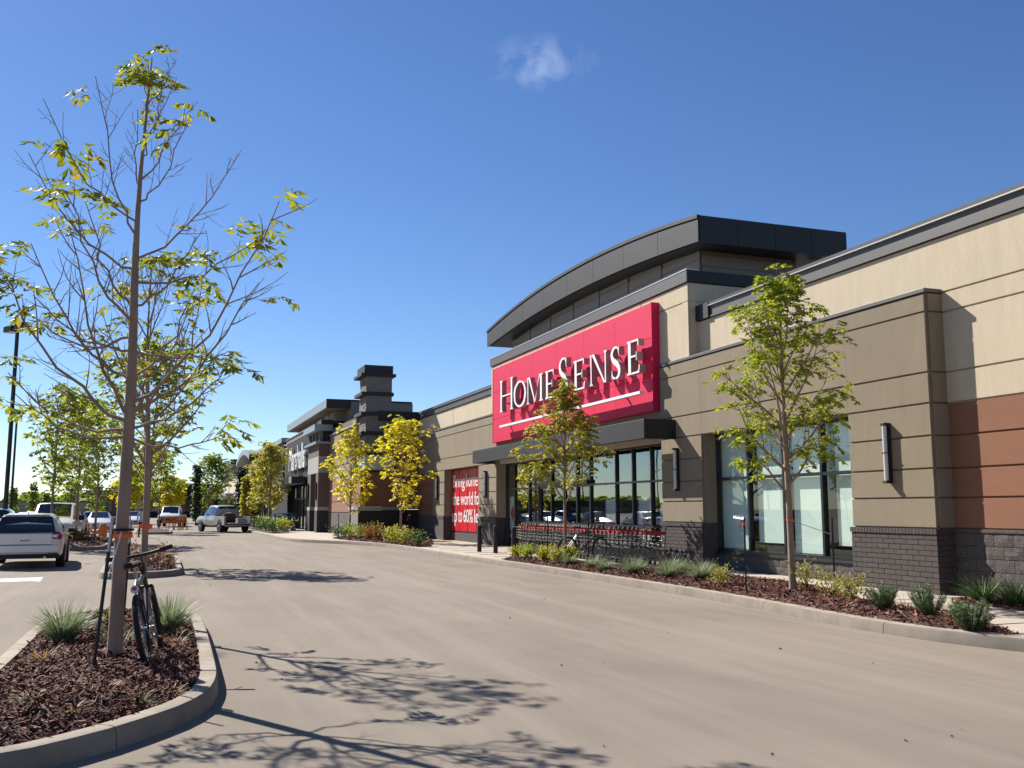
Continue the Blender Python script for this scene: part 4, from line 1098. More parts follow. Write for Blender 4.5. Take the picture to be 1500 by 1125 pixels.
tree2, tp2 = tree('thin half bare tree right behind the nearest trunk on the island', (-.19, 13.6, .22), 4.75, 1.8, 1.0, .044, 20, LF_sparse, 23, ISG, leaves=2, leafL=.27, pairs=3, lw=.045, ntwig=6, bare=.86, simple=False, lean=(-.12, .0), twigsub=2, up=1.3, spread=.95)
tree3, tp3 = tree('small leafy tree on the second island behind the bicycle', (-.52, 29.6, .22), 5.9, 1.9, 1.7, .062, 24, LF_green, 31, ISG, leaves=2, leafL=.30, pairs=3, lw=.075, ntwig=6, bare=.25, lean=(.25, 0), twigsub=2)
for k, (x, y, h, lab) in enumerate([(-4.3, 43.5, 6.3, 'leafy tree at the near end of the third island'), (-3.6, 46.3, 6.4, 'slim tree in the middle of the third island'), (-3.0, 49.5, 6.2, 'slim tree near the far end of the third island'), (-4.0, 51.8, 6.0, 'tree at the far end of the third island by the white truck'), (-.9, 68.5, 5.5, 'small green tree on the far island behind the walking person'), (-.3, 73.5, 5.0, 'smaller tree at the back of the far island')]):
    tree(lab, (x, y, .2), h, 1.9, 1.55, .055, 20, LF_green if k % 2 == 0 else LF_far, 40 + k, ISG, leaves=2, leafL=.42, pairs=2, lw=.12, ntwig=5, bare=.30, twigsub=1)
SG = 'young trees in the beds along the shops'
treeR, tpR = tree('green young tree in front of the big display window', (10.05, 13.86, .2), 5.6, 1.65, 1.45, .058, 26, LF_green, 57, SG, leaves=2.1, leafL=.24, pairs=3, lw=.05, ntwig=7, bare=.26, lean=(-.08, .0), twigsub=2, spread=1.0, simple=False, shape='cone2')
treeM, tpM = tree('green and rust young tree in front of the red sign', (10.15, 23.9, .2), 4.95, 1.55, 1.35, .045, 24, LF_mid, 77, SG, leaves=2.0, leafL=.24, pairs=3, lw=.058, ntwig=6, bare=.16, twigsub=2, shape='cone', spread=1.05)
treeY1, _ = tree('left of the two golden yellow trees before the stone column', (8.75, 48.0, .2), 5.3, 1.2, 1.3, .05, 24, LF_yellow, 61, SG, leaves=1.9, leafL=.30, pairs=2, lw=.115, ntwig=6, bare=.22, twigsub=1)
treeY2, _ = tree('right of the two golden yellow trees before the stone column', (9.8, 41.5, .2), 5.1, 1.2, 1.5, .05, 24, LF_yellow, 63, SG, leaves=1.6, leafL=.30, pairs=2, lw=.115, ntwig=6, bare=.2, twigsub=1)
tree('broad olive gold tree in front of the slate shop', (7.2, 71.5, .2), 5.8, 1.2, 1.6, .07, 30, LF_willow, 65, SG, leaves=2.6, leafL=.34, pairs=2, lw=.12, ntwig=6, bare=.12, twigsub=1)
tree('second olive tree just behind the broad olive gold one', (7.3, 78, .2), 5.2, 1.0, 1.5, .07, 26, LF_willow, 66, SG, leaves=2.4, leafL=.34, pairs=2, lw=.12, ntwig=6, bare=.12, twigsub=1)
tree('bright green tree left of the far shops behind the silver pickup', (4.3, 97, .1), 6.1, 1.0, 2.1, .08, 28, LF_far, 67, SG, leaves=2.6, leafL=.42, pairs=2, lw=.16, ntwig=6, bare=.12, twigsub=1)
for k, (x, y, h) in enumerate([(2.85, 95.5, 5.6), (6.3, 88, 5.2), (6.3, 82.0, 4.0), (7.9, 92, 5.0)]):
    tree(['dark columnar tree left of the bright green far tree', 'dark columnar tree between the bright green and olive trees', 'slim columnar tree left of the olive gold trees', 'dark columnar tree behind the olive trees'][k], (x, y, .1), h, .4, .55, .06, 26, LF_dark if k != 2 else LF_willow, 80 + k, 'columnar trees by the shops', leaves=3, leafL=.4, pairs=2, lw=.16, ntwig=3, bare=0, twigsub=0, name='columnar_tree', shape='column', spread=.35)
tree('small golden tree on the far verge beyond the barricades', (.9, 118, 0), 4.6, 1.2, 1.7, .08, 24, LF_yellow, 91, None, leaves=3, leafL=.55, pairs=2, lw=.22, ntwig=5, bare=0, twigsub=1)
tree('second golden tree on the far verge behind the trunks', (-3.6, 112, 0), 5.0, 1.2, 1.8, .08, 24, LF_yellow, 92, None, leaves=3, leafL=.55, pairs=2, lw=.22, ntwig=5, bare=0, twigsub=1)
# distant trees across the lot
LOTTREE = None
dist = [(-20.5, 155, 5.0), (-18.3, 158, 5.8), (-16.2, 155, 4.2), (-12.5, 150, 5.5), (-9.5, 158, 5.2)]
for k, (x, y, h) in enumerate(dist):
    tree('distant slender tree across the car park, %s from the left' % ORD[k], (x, y, 0), h, .6, 1.3 if k > 2 else .5, .07, 18, LF_far, 100 + k, 'distant trees across the lot', leaves=3, leafL=.6, pairs=1, lw=.28, ntwig=4, bare=0, twigsub=0)

# stakes and ties at the young trees
def stake(p, lean, h, label, white=True):
    t = thing('tree_stake', label, 'stake', p, group='steel tree stakes', world=True)
    p = Vector(p); q = p + Vector((lean[0], lean[1], h))
    d = (q - p).normalized()
    m = MB(); m.tube([p - d * .1, q], .012, 4); s = Vector((0, 1, 0)); 
    m.add([p - d * .1 + Vector((.0, .0, 0)), q, q + RT * .02, p - d * .1 + RT * .02], [(0, 1, 2, 3)])
    m.build('post', M_stake, t)
    if white: MB().tube([p + d * (h * .78), p + d * (h + .01)], .0145, 4).build('painted_top', M_stakewhite, t)
    return q
def tape(pt, r, label, m, tail=None):
    t = thing('marking_tape', label, 'tape', pt, group='orange marking tapes on the trees', world=True)
    mb = MB(); P = Vector(pt); n = 14
    for i in range(n + 1):
        a = 2 * pi * i / n
        for z in (-.022, .022): mb.v.append((P.x + cos(a) * r, P.y + sin(a) * r, P.z + z + .008 * sin(a)))
    for i in range(n): mb.f.append((2 * i, 2 * i + 2, 2 * i + 3, 2 * i + 1))
    mb.build('loop', m, t)
    if tail:
        mb = MB(); a = P - RT * r * .8 - Vector((0, r * .6, 0)); k = 6
        for i in range(k + 1):
            f = i / k; c = a + Vector(tail) * f + Vector((0, 0, .05 * sin(f * 7)))
            w = .014 * (1 + .5 * sin(f * 5)); mb.v += [tuple(c + Vector((0, 0, w))), tuple(c - Vector((0, .01, w)))]
        for i in range(k): mb.f.append((2 * i, 2 * i + 2, 2 * i + 3, 2 * i + 1))
        mb.build('tail', m, t)
stake((-.52, 9.30, .20), (.09, .10, 0), 1.32, 'dark steel stake left of the nearest tree trunk')
def at_trunk(tp, z):
    for a, b in zip(tp, tp[1:]):
        if b.z >= z: return a.lerp(b, (z - a.z) / (b.z - a.z))
    return tp[-1]
q = at_trunk(tp1, 1.36); tape(q, .098, 'orange tape tied round the nearest tree trunk', M_orange, tuple(-RT * .27 + Vector((0, 0, .10))))
q2 = at_trunk(tp1, 1.41); bs = thing('rubber_tie', 'black rubber tie strap round the nearest tree trunk', 'tie', q2, world=True)
MB().ring(q2, (0, 0, 1), .096, .014, 20, 6).build('loop', M_rubber, bs, smooth=True); MB().tube([q2 - Vector((0, .1, .02)), Vector((-.44, 9.42, 1.0))], .006, 4).build('cord', M_lens, bs)
stake((-.42, 13.25, .2), (.03, .0, 0), 1.25, 'steel stake with pale top by the second trunk')
tape(at_trunk(tp2, 1.38), .088, 'orange tape round the second trunk on the near island', M_orange, tuple(-RT * .06 + Vector((0, 0, -.2))))
tape(at_trunk(tp3, 1.2), .095, 'pink tape round the tree on the second island', M_pink, tuple(RT * .35 + Vector((0, 0, -.15))))
stake((-.9, 29.3, .2), (.02, 0, 0), 1.2, 'steel stake by the tree on the second island')
stake((9.55, 14.5, .2), (0, 0, 0), 1.25, 'dark stake left of the tree by the display window', False); stake((10.5, 13.35, .2), (.0, .0, 0), 1.25, 'dark stake right of the tree by the display window', False)
qq = at_trunk(tpR, 1.42); tape(qq, .062, 'orange tape round the tree by the display window', M_orange)
tape((9.55, 14.5, 1.36), .03, 'orange tape on the stake left of the window tree', M_orange, (-.16, -.05, -.05))
gw = thing('guy_wire', 'pale guy wire between window tree and its right stake', 'wire', qq, world=True); MB().tube([qq, Vector((10.5, 13.35, 1.18))], .006, 4).build('strand', M_lens, gw)
stake((9.8, 24.3, .2), (0, 0, 0), 1.2, 'stake left of the tree before the red sign', False); stake((10.6, 23.4, .2), (0, 0, 0), 1.2, 'stake right of the tree before the red sign', False)
tape(at_trunk(tpM, 1.2), .06, 'orange tape round the tree before the red sign', M_orange, (.22, 0, -.06))
tape((10.1, 41.1, 1.35), .05, 'orange tape on the right golden tree', M_orange, (-.12, 0, -.25)); tape((8.2, 48.1, 1.3), .04, 'orange tape left of the left golden tree', M_pink, (-.1, 0, -.2))
stake((8.2, 48.1, .2), (0, 0, 0), 1.2, 'stake left of the left golden tree', False); stake((10.1, 41.1, .2), (0, 0, 0), 1.35, 'stake right of the right golden tree', False)
for k, (x, y) in enumerate([(-4.2, 43.4), (-3.55, 46.2)]): tape((x, y, 1.35), .09, ['pink tape on the near tree of the third island', 'orange tape on the middle tree of the third island'][k], M_pink if k == 0 else M_orange, (.1, 0, -.35))

# ================================================================== LOW PLANTING
def grass_clump(p, label, r=.28, h=.5, n=150, lm=None, seed=0, group='ornamental grass clumps', name='grass_clump', w=.011):
    rnd = random.Random(seed); mb = MB(); P = Vector(p)
    for k in range(n):
        a = rnd.uniform(0, 2 * pi); o = r * .28 * sqrt(rnd.random()); b = P + Vector((cos(a) * o, sin(a) * o, -.02)); L = h * rnd.uniform(.6, 1.15); out = rnd.uniform(.15, 1.0) * r / h
        d = Vector((cos(a) * out, sin(a) * out, 1)).normalized(); s = Vector((-sin(a), cos(a), 0)).lerp(Vector((rnd.gauss(0, 1), rnd.gauss(0, 1), 0)), .4).normalized(); ww = w * rnd.uniform(.7, 1.3); c = b.copy(); base = len(mb.v)
        for i in range(4):
            f = i / 3; wd = ww * (1 - .9 * f) / 2 + .0008; mb.v += [tuple(c - s * wd), tuple(c + s * wd)]
            d = (d + Vector((cos(a) * .45 * out * 1.6, sin(a) * .45 * out * 1.6, -.24))).normalized(); c = c + d * L / 3
        for i in range(3): mb.f.append((base + 2 * i, base + 2 * i + 1, base + 2 * i + 3, base + 2 * i + 2))
    o = mb.build(name, lm or LF_grass); return tag(o, label, 'grass', group)
def shrub(p, label, r=.3, h=.4, n=260, lm=None, seed=0, group='low leafy shrubs in the beds', L=.05, name='leafy_shrub', flat=False):
    rnd = random.Random(seed); P = Vector(p); t = thing(name, label, 'shrub', P, group=group, world=True); st, lf = MB(), MB()
    for k in range(12):
        a = rnd.uniform(0, 2 * pi); d = Vector((cos(a) * rnd.uniform(.2, 1) * r / h * .9, sin(a) * rnd.uniform(.2, 1) * r / h * .9, 1)); q = P + d * h * rnd.uniform(.7, 1.0); st.tube([P + Vector((0, 0, -.03)), P.lerp(q, .5) + Vector((0, 0, .02)), q], [.006, .004, .002], 4)
        for j in range(n // 12):
            f = rnd.uniform(.25, 1.08) ; c = P.lerp(q, f) + Vector((rnd.gauss(0, 1), rnd.gauss(0, 1), rnd.gauss(0, .7))) * r * .26
            ld = (Vector((cos(a), sin(a), .5)) + Vector((rnd.gauss(0, .7), rnd.gauss(0, .7), rnd.gauss(0, .5)))).normalized(); sd = ld.cross(Vector((rnd.gauss(0, .6), rnd.gauss(0, .6), 1)))
            if sd.length < .1: continue
            leaf_quad(lf, c, ld, sd.normalized(), L * rnd.uniform(.7, 1.4), L * .55, .2)
    st.build('stems', M_twig, t); lf.build('foliage', lm or LF_shrub, t); return t
def mugo(p, label, r=.26, h=.38, seed=0, n=44):
    """dwarf pine: upright candles thick with needles"""
    rnd = random.Random(seed); P = Vector(p); t = thing('dwarf_pine', label, 'shrub', P, group='dwarf pines along the kerb', world=True); st, lf = MB(), MB()
    for k in range(n):
        a = rnd.uniform(0, 2 * pi); q0 = r * sqrt(rnd.random()) * .8; top = P + Vector((cos(a) * q0 * 1.25, sin(a) * q0 * 1.25, h * rnd.uniform(.65, 1.15) * (1 - .35 * q0 / r))); b = P + Vector((cos(a) * q0 * .35, sin(a) * q0 * .35, 0)); st.tube([b, top], [.008, .004], 4)
        for j in range(95):
            f = rnd.uniform(.15, 1.05); c = b.lerp(top, f); u = rnd.uniform(0, 2 * pi); d = (Vector((cos(u), sin(u), rnd.uniform(.3, 1.1)))).normalized(); s = d.orthogonal().normalized() * .0032; L = rnd.uniform(.05, .085); lf.add([c - s, c + s, c + d * L], [(0, 1, 2)])
    st.build('stems', M_twig, t); lf.build('needles', LF_pine, t); return t
hI = bed_isl.h; hA = bed_a.h
def G(bed, x, y, *a, **k): return grass_clump((x, y, bed.h(x, y)), *a, **k)
G(bed_isl, -.93, 11.2, 'silver green grass clump left of the nearest trunk', r=.18, h=.44, n=650, seed=1, w=.012)
G(bed_isl, .12, 11.9, 'silver green grass clump right of the bicycle', r=.17, h=.44, n=600, seed=2, w=.012)
G(bed_isl, -.35, 11.0, 'small grass tuft behind the nearest trunk', r=.3, h=.35, n=90, seed=3)
for k, (x, y, r, h, lm, lab) in enumerate([(-1.0, 10.2, .2, .22, LF_straw, 'dry straw tuft before the left grass clump'), (-.85, 8.05, .22, .17, LF_straw, 'dry straw tuft at the lower left of the island'), (-.82, 7.85, .2, .15, LF_grass, 'grey green tuft at the lower left of the island'), (-.38, 8.25, .25, .17, LF_straw, 'dry straw tuft in front of the nearest trunk'), (-.12, 7.95, .16, .13, LF_grass, 'sparse green tuft near the island corner'), (.12, 8.35, .2, .14, LF_straw, 'dry straw tuft near the rounded island kerb'), (.18, 11.1, .18, .2, LF_straw, 'dry straw tuft right behind the bicycle wheel'), (.32, 13.5, .22, .2, LF_straw, 'dry tuft at the far right island corner'), (-.55, 7.6, .18, .12, LF_straw, 'faint dry tuft nearest to the front kerb')]):
    G(bed_isl, x, y, lab, r=r, h=h, n=70, lm=lm, seed=10 + k, w=.007, name='grass_tuft', group='dry grass tufts on the near island')
shrub((-.55, 12.4, hI(-.55, 12.4)), 'yellow green weed behind the nearest trunk', .16, .2, 90, LF_shrub, 5, L=.04)
for k, (x, y) in enumerate([(-.9, 26.0), (-.1, 26.6), (.15, 25.9), (-.6, 28), (.1, 31), (-.9, 31.5)]):
    shrub((x, y, bed_isl2.h(x, y)), '%s dry brown shrub on the second island' % ORD[k], .35, .42, 200, LF_straw if k % 2 == 0 else LF_rust, 20 + k, 'dry shrubs on the second island', L=.06)
for k in range(7):
    x, y = -4.3 + .35 * (k % 4), 42.2 + 1.5 * k; shrub((x, y, bed_isl3.h(x, y)), '%s dry shrub on the third island' % ORD[k], .5, .42, 200, [LF_straw, LF_shrub, LF_rust][k % 3], 30 + k, 'dry shrubs on the third island', L=.09)
# long bed by the kerb: dwarf pines, shrubs, grasses (near to far)
for k, (x, y, h) in enumerate([(9.22, 9.22, .40), (9.52, 10.2, .37), (9.6, 11.15, .33)]):
    mugo((x, y, hA(x, y) - .02), ['dwarf pine nearest the right end of the long bed', 'middle dwarf pine in the long bed', 'dwarf pine closest to the straw tufts and window'][k], .27, h, 50 + k)
for k, (x, y) in enumerate([(9.45, 9.75), (9.75, 10.9), (10.15, 12.0)]):
    G(bed_a, x, y, ['straw tuft between the two nearest dwarf pines', 'straw tuft behind the middle dwarf pine', 'straw tuft by the sidewalk edge'][k], r=.28, h=.32, n=70, lm=LF_straw, seed=60 + k, w=.006, name='grass_tuft', group='straw tufts in the long bed')
for k, (x, y, r, h) in enumerate([(9.85, 12.1, .27, .34), (10.1, 12.9, .33, .36), (10.25, 13.75, .36, .44), (9.75, 15.6, .28, .34)]):
    shrub((x, y, hA(x, y)), ['lime shrub right of the window tree', 'second lime shrub right of the window tree', 'bushy lime shrub at the foot of the window tree', 'small lime shrub left of the window tree'][k], r, h, 330, LF_shrub, 70 + k, L=.055)
gs = [(10.05, 16.9), (10.55, 17.5), (9.85, 17.8), (10.3, 18.5), (10.75, 18.9), (9.8, 19.3), (10.3, 19.9), (9.75, 20.6), (10.5, 20.9), (9.9, 21.7), (10.4, 22.3), (9.8, 22.8)]
for k, (x, y) in enumerate(gs): G(bed_a, x, y, '%s grey green grass clump leftwards of the window tree' % ORD[k], r=.22, h=.40 if k < 6 else .32, n=420, seed=80 + k, w=.012, group='grass clumps in the long bed')
for k, (x, y) in enumerate([(9.75, 23.7), (10.3, 23.9), (9.8, 24.7), (10.2, 25.2), (9.75, 25.8), (9.8, 26.6), (10.2, 24.5)]):
    shrub((x, y, hA(x, y)), '%s low shrub at the cart end of the long bed' % ORD[k], .30, .30, 420, [LF_shrub, LF_green, LF_mid][k % 3], 100 + k, 'low shrubs before the shopping carts', L=.075)
for k, (x, y) in enumerate([(12.15, 11.9), (12.1, 11.2), (12.1, 10.5), (12.15, 9.8)]): G(bed_b, x, y, '%s green grass clump along the terracotta wall' % ORD[k], r=.36, h=.5, n=380, lm=LF_pine, seed=120 + k, w=.012, group='grass clumps by the terracotta wall')
cs = [(9.5, 37.2, 0), (9.4, 39.0, 1), (9.3, 40.5, 2), (9.4, 41.9, 1), (9.2, 43.3, 3), (9.0, 44.5, 3), (8.9, 45.7, 1), (8.7, 47.0, 2), (8.6, 48.5, 0), (9.6, 46.5, 2), (10.0, 42.5, 1), (8.4, 49.4, 0), (9.9, 48.5, 2)]
for k, (x, y, c) in enumerate(cs): shrub((x, y, bed_c.h(x, y)), '%s shrub from the right under the golden trees' % ORD[k], .5, .55, 230, [LF_pine, LF_shrub, LF_green, LF_rust][c], 140 + k, 'shrubs under the golden trees', L=.12)
for k in range(12):
    x, y = 6.35 + .5 * (k % 3), 60.8 + 1.4 * k; shrub((x, y, bed_d.h(x, y)), '%s shrub in the bed before the slate shop' % ORD[k], .65, .7, 230, [LF_pine, LF_green, LF_shrub][k % 3], 170 + k, 'shrubs before the slate shop', L=.17)
# ================================================================== BOLLARDS
for k, (x, y) in enumerate([(10.29, 31.8), (10.47, 30.6), (10.23, 28.15)]):
    b = MB(); b.disc((x, y, .14), (0, 0, 1), [(.075, 0), (.075, .88), (.068, .905), (.045, .92), (.001, .925)], 16)
    o = b.build('bollard', M_darker, None, smooth=True)
    tag(o, ['black bollard farthest from the carts, by the red poster', 'middle black bollard before the entrance', 'black bollard closest to the shopping carts'][k], 'bollard', 'black bollards at the entrance')

# ================================================================== SHOPPING CARTS
def make_cart(red, name, label, group):
    t = thing(name, label, 'cart', (0, 0, 0), group=group)
    # basket of wires: rear (handle) at y=0, nose towards +y
    W0, W1, L = .28, .20, .80; zb0, zb1, zt = .42, .50, .86
    bk = MB(); r = .0045
    def P(u, v, f):      # u across -1..1, v along 0..1, f height 0..1
        w = W0 + (W1 - W0) * v; return Vector((u * w * (1 - .12 * (1 - f)), .04 + v * L, (zb0 + (zb1 - zb0) * v) * (1 - f) + zt * f - .03 * v * f))
    for f in (0, .25, .5, .75, 1):
        for u in (-1, 1): bk.tube([P(u, 0, f), P(u, 1, f)], r if f < 1 else .008, 4)
        bk.tube([P(-1, 1, f), P(1, 1, f)], r, 4)
    for v in (0, .14, .28, .42, .56, .7, .84, 1):
        for u in (-1, 1): bk.tube([P(u, v, 0), P(u, v, 1)], r * .8, 3)
        bk.tube([P(-1, v, 0), P(1, v, 0)], r * .8, 3)
    for u in (-.5, 0, .5): bk.tube([P(u, 0, 0), P(u, 1, 0)], r * .8, 3); bk.tube([P(u, 1, 0), P(u, 1, 1)], r * .8, 3)
    bk.build('basket', M_cartdark, t)
    fr = MB()
    for u in (-1, 1):
        x = u * .27
        fr.tube([(x, -.08, 1.0), (x, -.03, .92), (x, .04, .42), (x * .95, .10, .25), (x * .9, .42, .16), (x * .8, .82, .15)], .011, 6)
        fr.tube([(x, .05, .42), (x, -.02, .16)], .011, 6)
    fr.tube([(-.24, .3, .19), (.24, .3, .19)], .009, 5); fr.tube([(-.21, .82, .15), (.21, .82, .15)], .009, 5)
    fr.build('frame', M_cartdark, t, smooth=True)
    MB().tube([(-.28, .02, .93), (-.28, -.06, 1.0), (-.24, -.09, 1.01), (.24, -.09, 1.01), (.28, -.06, 1.0), (.28, .02, .93)], .018, 8).build('handle', M_chrome, t, smooth=True)
    MB().tube([(-.12, -.091, 1.01), (.12, -.091, 1.01)], .023, 8).build('handle_grip', M_plastic, t, smooth=True)
    s = MB().box(-.27, .27, .015, .035, .80, .885); s.box(-.283, -.272, .02, .12, .80, .87); s.box(.272, .283, .02, .12, .80, .87); s.build('name_strip', red, t)
    for x, y in ((-.25, .0), (.25, .0), (-.2, .8), (.2, .8)):
        wl = MB().disc((x - .015, y, .062), (1, 0, 0), [(.001, 0), (.062, 0), (.062, .03), (.001, .03)], 12).build('wheel', M_rubber, t, smooth=True)
        MB().box(x - .022, x - .016, y - .012, y + .012, .05, .16).box(x + .016, x + .022, y - .012, y + .012, .05, .16).build('caster_fork', M_chrome, wl)
    return t
NC = 35
cart = make_cart(M_cartred, 'shopping_cart', 'x', 'nested shopping carts by the entrance')
for k in range(NC):
    c = cart if k == 0 else copy_tree(cart)
    c.location = (11.86 + .012 * sin(k * 2.1), 22.0 + .268 * k, .15); c.rotation_euler = (0, 0, radians(.7 * sin(k * 1.7)))
    if k == 0: c['label'] = 'nearest chrome shopping cart at the right end of the row'
    elif k == NC - 1: c['label'] = 'farthest shopping cart at the left end of the row'
    else: c['label'] = '%s nested chrome shopping cart from the right end' % ORD[k]
bcart = make_cart(M_cartblue, 'shopping_cart', 'x', 'blue shopping carts by the slate shop')
for ch in bcart.children:
    if ch.name.split('.')[0] in ('basket', 'frame', 'handle'): ch.data.materials[0] = M_cartblue
for k in range(9):
    c = bcart if k == 0 else copy_tree(bcart)
    c.location = (8.15 - .75 * (k // 5), 66.4 + .3 * (k % 5) + .1 * (k // 5), .15); c.scale = (1.1, 1.1, 1.15)
    c['label'] = '%s blue cart of the %s blue row' % (['nearest', 'second', 'third', 'fourth', 'last'][k % 5], ['right', 'left'][k // 5])

# ================================================================== BICYCLES
def make_bike(name, label, loc, rz, lean, paintm, frontturn=.35):
    t = thing(name, label, 'bicycle', loc, rz); t.rotation_euler = (0, lean, rz)
    R = .325
    def wheel(y, ang=0):
        ax = Vector((cos(ang), sin(ang), 0)); c = Vector((0, y, R))
        w = MB().ring(c, ax, R - .03, .010, 32, 6).build('wheel', M_alloy, t, smooth=True)
        ty = MB().ring(c, ax, R - .024, .026, 36, 8); rr = 60
        u = Vector((0, 0, 1)); v = ax.cross(u)
        for i in range(rr):
            a = 2 * pi * i / rr; d = u * cos(a) + v * sin(a); tn = -u * sin(a) + v * cos(a)
            for s in (-.014, .0, .014):
                q = c + d * (R - .002 - abs(s) * .25) + ax * s; ty.add([q - tn * .008 - ax * .005, q + tn * .008 - ax * .005, q + tn * .008 + ax * .005, q - tn * .008 + ax * .005, q + d * .007 - tn * .005, q + d * .007 + tn * .005], [(0, 1, 5, 4), (1, 2, 5), (2, 3, 4, 5), (3, 0, 4)])
        ty.build('tyre', M_rubber, w, smooth=False)
        sp = MB()
        for i in range(24):
            a = 2 * pi * i / 24; d = u * cos(a) + v * sin(a); sp.tube([c + ax * (.025 if i % 2 else -.025), c + d * (R - .04)], .0012, 3)
        sp.tube([c - ax * .05, c + ax * .05], .02, 10); sp.build('spokes', M_alloy, w)
    wheel(0); wheel(1.06, frontturn)
    BB = Vector((0, .43, .29)); ST = Vector((0, .28, .72)); HT = Vector((0, .84, .78)); HB = Vector((0, .88, .66)); RA = Vector((0, 0, R))
    f = MB(); f.tube([BB, ST], .017, 8); f.tube([ST, HT], .019, 8); f.tube([BB, HB], .023, 8); f.tube([HT + Vector((0, -.01, .04)), HB - Vector((0, -.012, .03))], .024, 10)
    for s in (-1, 1): f.tube([RA + Vector((.06 * s, 0, 0)), BB + Vector((.035 * s, -.02, 0))], .011, 6); f.tube([RA + Vector((.06 * s, 0, 0)), ST + Vector((.02 * s, -.01, -.02))], .009, 6)
    f.build('frame', paintm, t, smooth=True)
    fk = MB(); cA = Vector((0, 1.06, R)); fk.tube([HT + Vector((0, 0, .05)), HB], .018, 8)
    for s in (-1, 1): fk.tube([HB + Vector((.055 * s, .01, 0)), cA + Vector((.06 * s, 0, 0))], .016, 8)
    fk.tube([HB + Vector((-.06, .01, 0)), HB + Vector((.06, .01, 0))], .018, 8); fk.build('fork', M_bikeblack, t, smooth=True)
    hb = MB(); c = Vector((0, .86, .98)); ca, sa = cos(frontturn), sin(frontturn); ax = Vector((ca, sa, 0))
    hb.tube([HT + Vector((0, 0, .03)), c], .015, 8); hb.tube([c - ax * .31 + Vector((0, -.03, .02)), c - ax * .1, c + ax * .1, c + ax * .31 + Vector((0, -.03, .02))], .017, 8)
    H = hb.build('handlebar', M_bikeblack, t, smooth=True)
    for s in (-1, 1):
        MB().tube([c + ax * s * .19 + Vector((0, -.015, .01)), c + ax * s * .32 + Vector((0, -.03, .02))], .024, 10).build('grip', M_rubber, H, smooth=True)
        MB().tube([c + ax * s * .17 + Vector((0, .01, 0)), c + ax * s * .24 + Vector((0, .09, -.02))], .007, 5).build('brake_lever', M_bikeblack, H)
    sd = MB()
    for i, (y, w, z, th) in enumerate([(.10, .055, .905, .03), (.13, .075, .92, .05), (.20, .078, .925, .05), (.28, .05, .915, .045), (.36, .022, .91, .04), (.39, .016, .90, .03)]):
        for a in range(10): sd.v.append((cos(2 * pi * a / 10) * w, y, z + sin(2 * pi * a / 10) * th * .5))
        if i:
            for a in range(10): sd.f.append(((i - 1) * 10 + a, (i - 1) * 10 + (a + 1) % 10, i * 10 + (a + 1) % 10, i * 10 + a))
    sd.f.append(tuple(range(9, -1, -1))); sd.f.append(tuple(range(50, 60)))
    S = sd.build('saddle', M_rubber, t, smooth=True)
    for s in (-1, 1): MB().ring((.058 * s, .14, .905), (0, 1, .2), .014, .011, 10, 6).build('saddle_trim', M_taillight, S, smooth=True)
    MB().tube([ST, (0, .235, .90)], .014, 8).build('seat_post', M_alloy, t, smooth=True)
    cr = MB().ring(BB + Vector((.045, 0, 0)), (1, 0, 0), .085, .006, 28, 5); cr.tube([BB + Vector((.06, 0, 0)), BB + Vector((.065, .12, -.12))], .009, 6); cr.tube([BB + Vector((-.06, 0, 0)), BB + Vector((-.065, -.12, .12))], .009, 6); cr.tube([BB - Vector((.06, 0, 0)), BB + Vector((.06, 0, 0))], .018, 8)
    cr.tube([BB + Vector((.047, 0, .085)), (.047, 0, R + .035)], .004, 4); cr.tube([BB + Vector((.047, 0, -.085)), (.047, 0, R - .035)], .004, 4)
    CR = cr.build('crankset', M_alloy, t, smooth=True)
    for s, q in ((1, Vector((.11, .12, -.12))), (-1, Vector((-.11, -.12, .12)))):
        c2 = BB + q; MB().box(c2.x - .045, c2.x + .045, c2.y - .04, c2.y + .04, c2.z - .012, c2.z + .012).build('pedal', M_rubber, CR)
        MB().box(c2.x - .03, c2.x + .03, c2.y - .044, c2.y - .0405, c2.z - .008, c2.z + .008).build('pedal_reflector', M_orange, CR)
    lp = MB().disc((0, -.005, .70), (0, -1, .25), [(.001, -.02), (.034, -.02), (.038, .0), (.032, .012), (.001, .018)], 14).build('rear_reflector_mount', M_lens, t, smooth=True)
    MB().disc((0, -.021, .704), (0, -1, .25), [(.020, 0), (.018, .006), (.001, .009)], 12).build('red_reflector', M_taillight, lp, smooth=True)
    MB().tube([(0, .0, .70), (0, .18, .76), (0, .25, .78)], .006, 5).build('reflector_arm', M_bikeblack, lp)
    MB().box(-.03, .03, .79, .85, .82, .90).build('frame_bag', M_plastic, t, bevel=.01)
    return t
bikeA = make_bike('bicycle', 'black mountain bike leaning on the nearest tree trunk', (-.075, 9.6, .185), radians(-5), radians(-12), M_bikeblack, .22)
bikeB = make_bike('bicycle', 'black bicycle leaning by the tree before the shopping carts', (10.35, 24.3, .21), radians(-80), radians(8), M_bikeblack, .3)

# ================================================================== VEHICLES
def wheel_part(parent, x, y, r, w, side):
    """tyre with rim and hub, axle along x"""
    t = MB().disc((x, y, r), (side, 0, 0), [(r * .62, -w / 2), (r * .92, -w / 2), (r, -w * .32), (r, w * .32), (r * .93, w / 2), (r * .66, w / 2), (r * .64, w * .36)], 26).build('wheel', M_rubber, parent, smooth=True)
    MB().disc((x, y, r), (side, 0, 0), [(r * .65, w * .34), (r * .6, w * .46), (r * .56, w * .30), (r * .2, w * .36), (r * .16, w * .44), (.001, w * .45)], 26).build('rim', M_alloy, t, smooth=True)
    sp = MB()
    for k in range(5):
        a = 2 * pi * k / 5 + .3; d = Vector((0, cos(a), sin(a))); sp.tube([Vector((x + side * w * .42, y, r)) + d * r * .12, Vector((x + side * w * .42, y, r)) + d * r * .6], [r * .10, r * .07], 5)
    sp.build('rim_spokes', M_alloy, t)
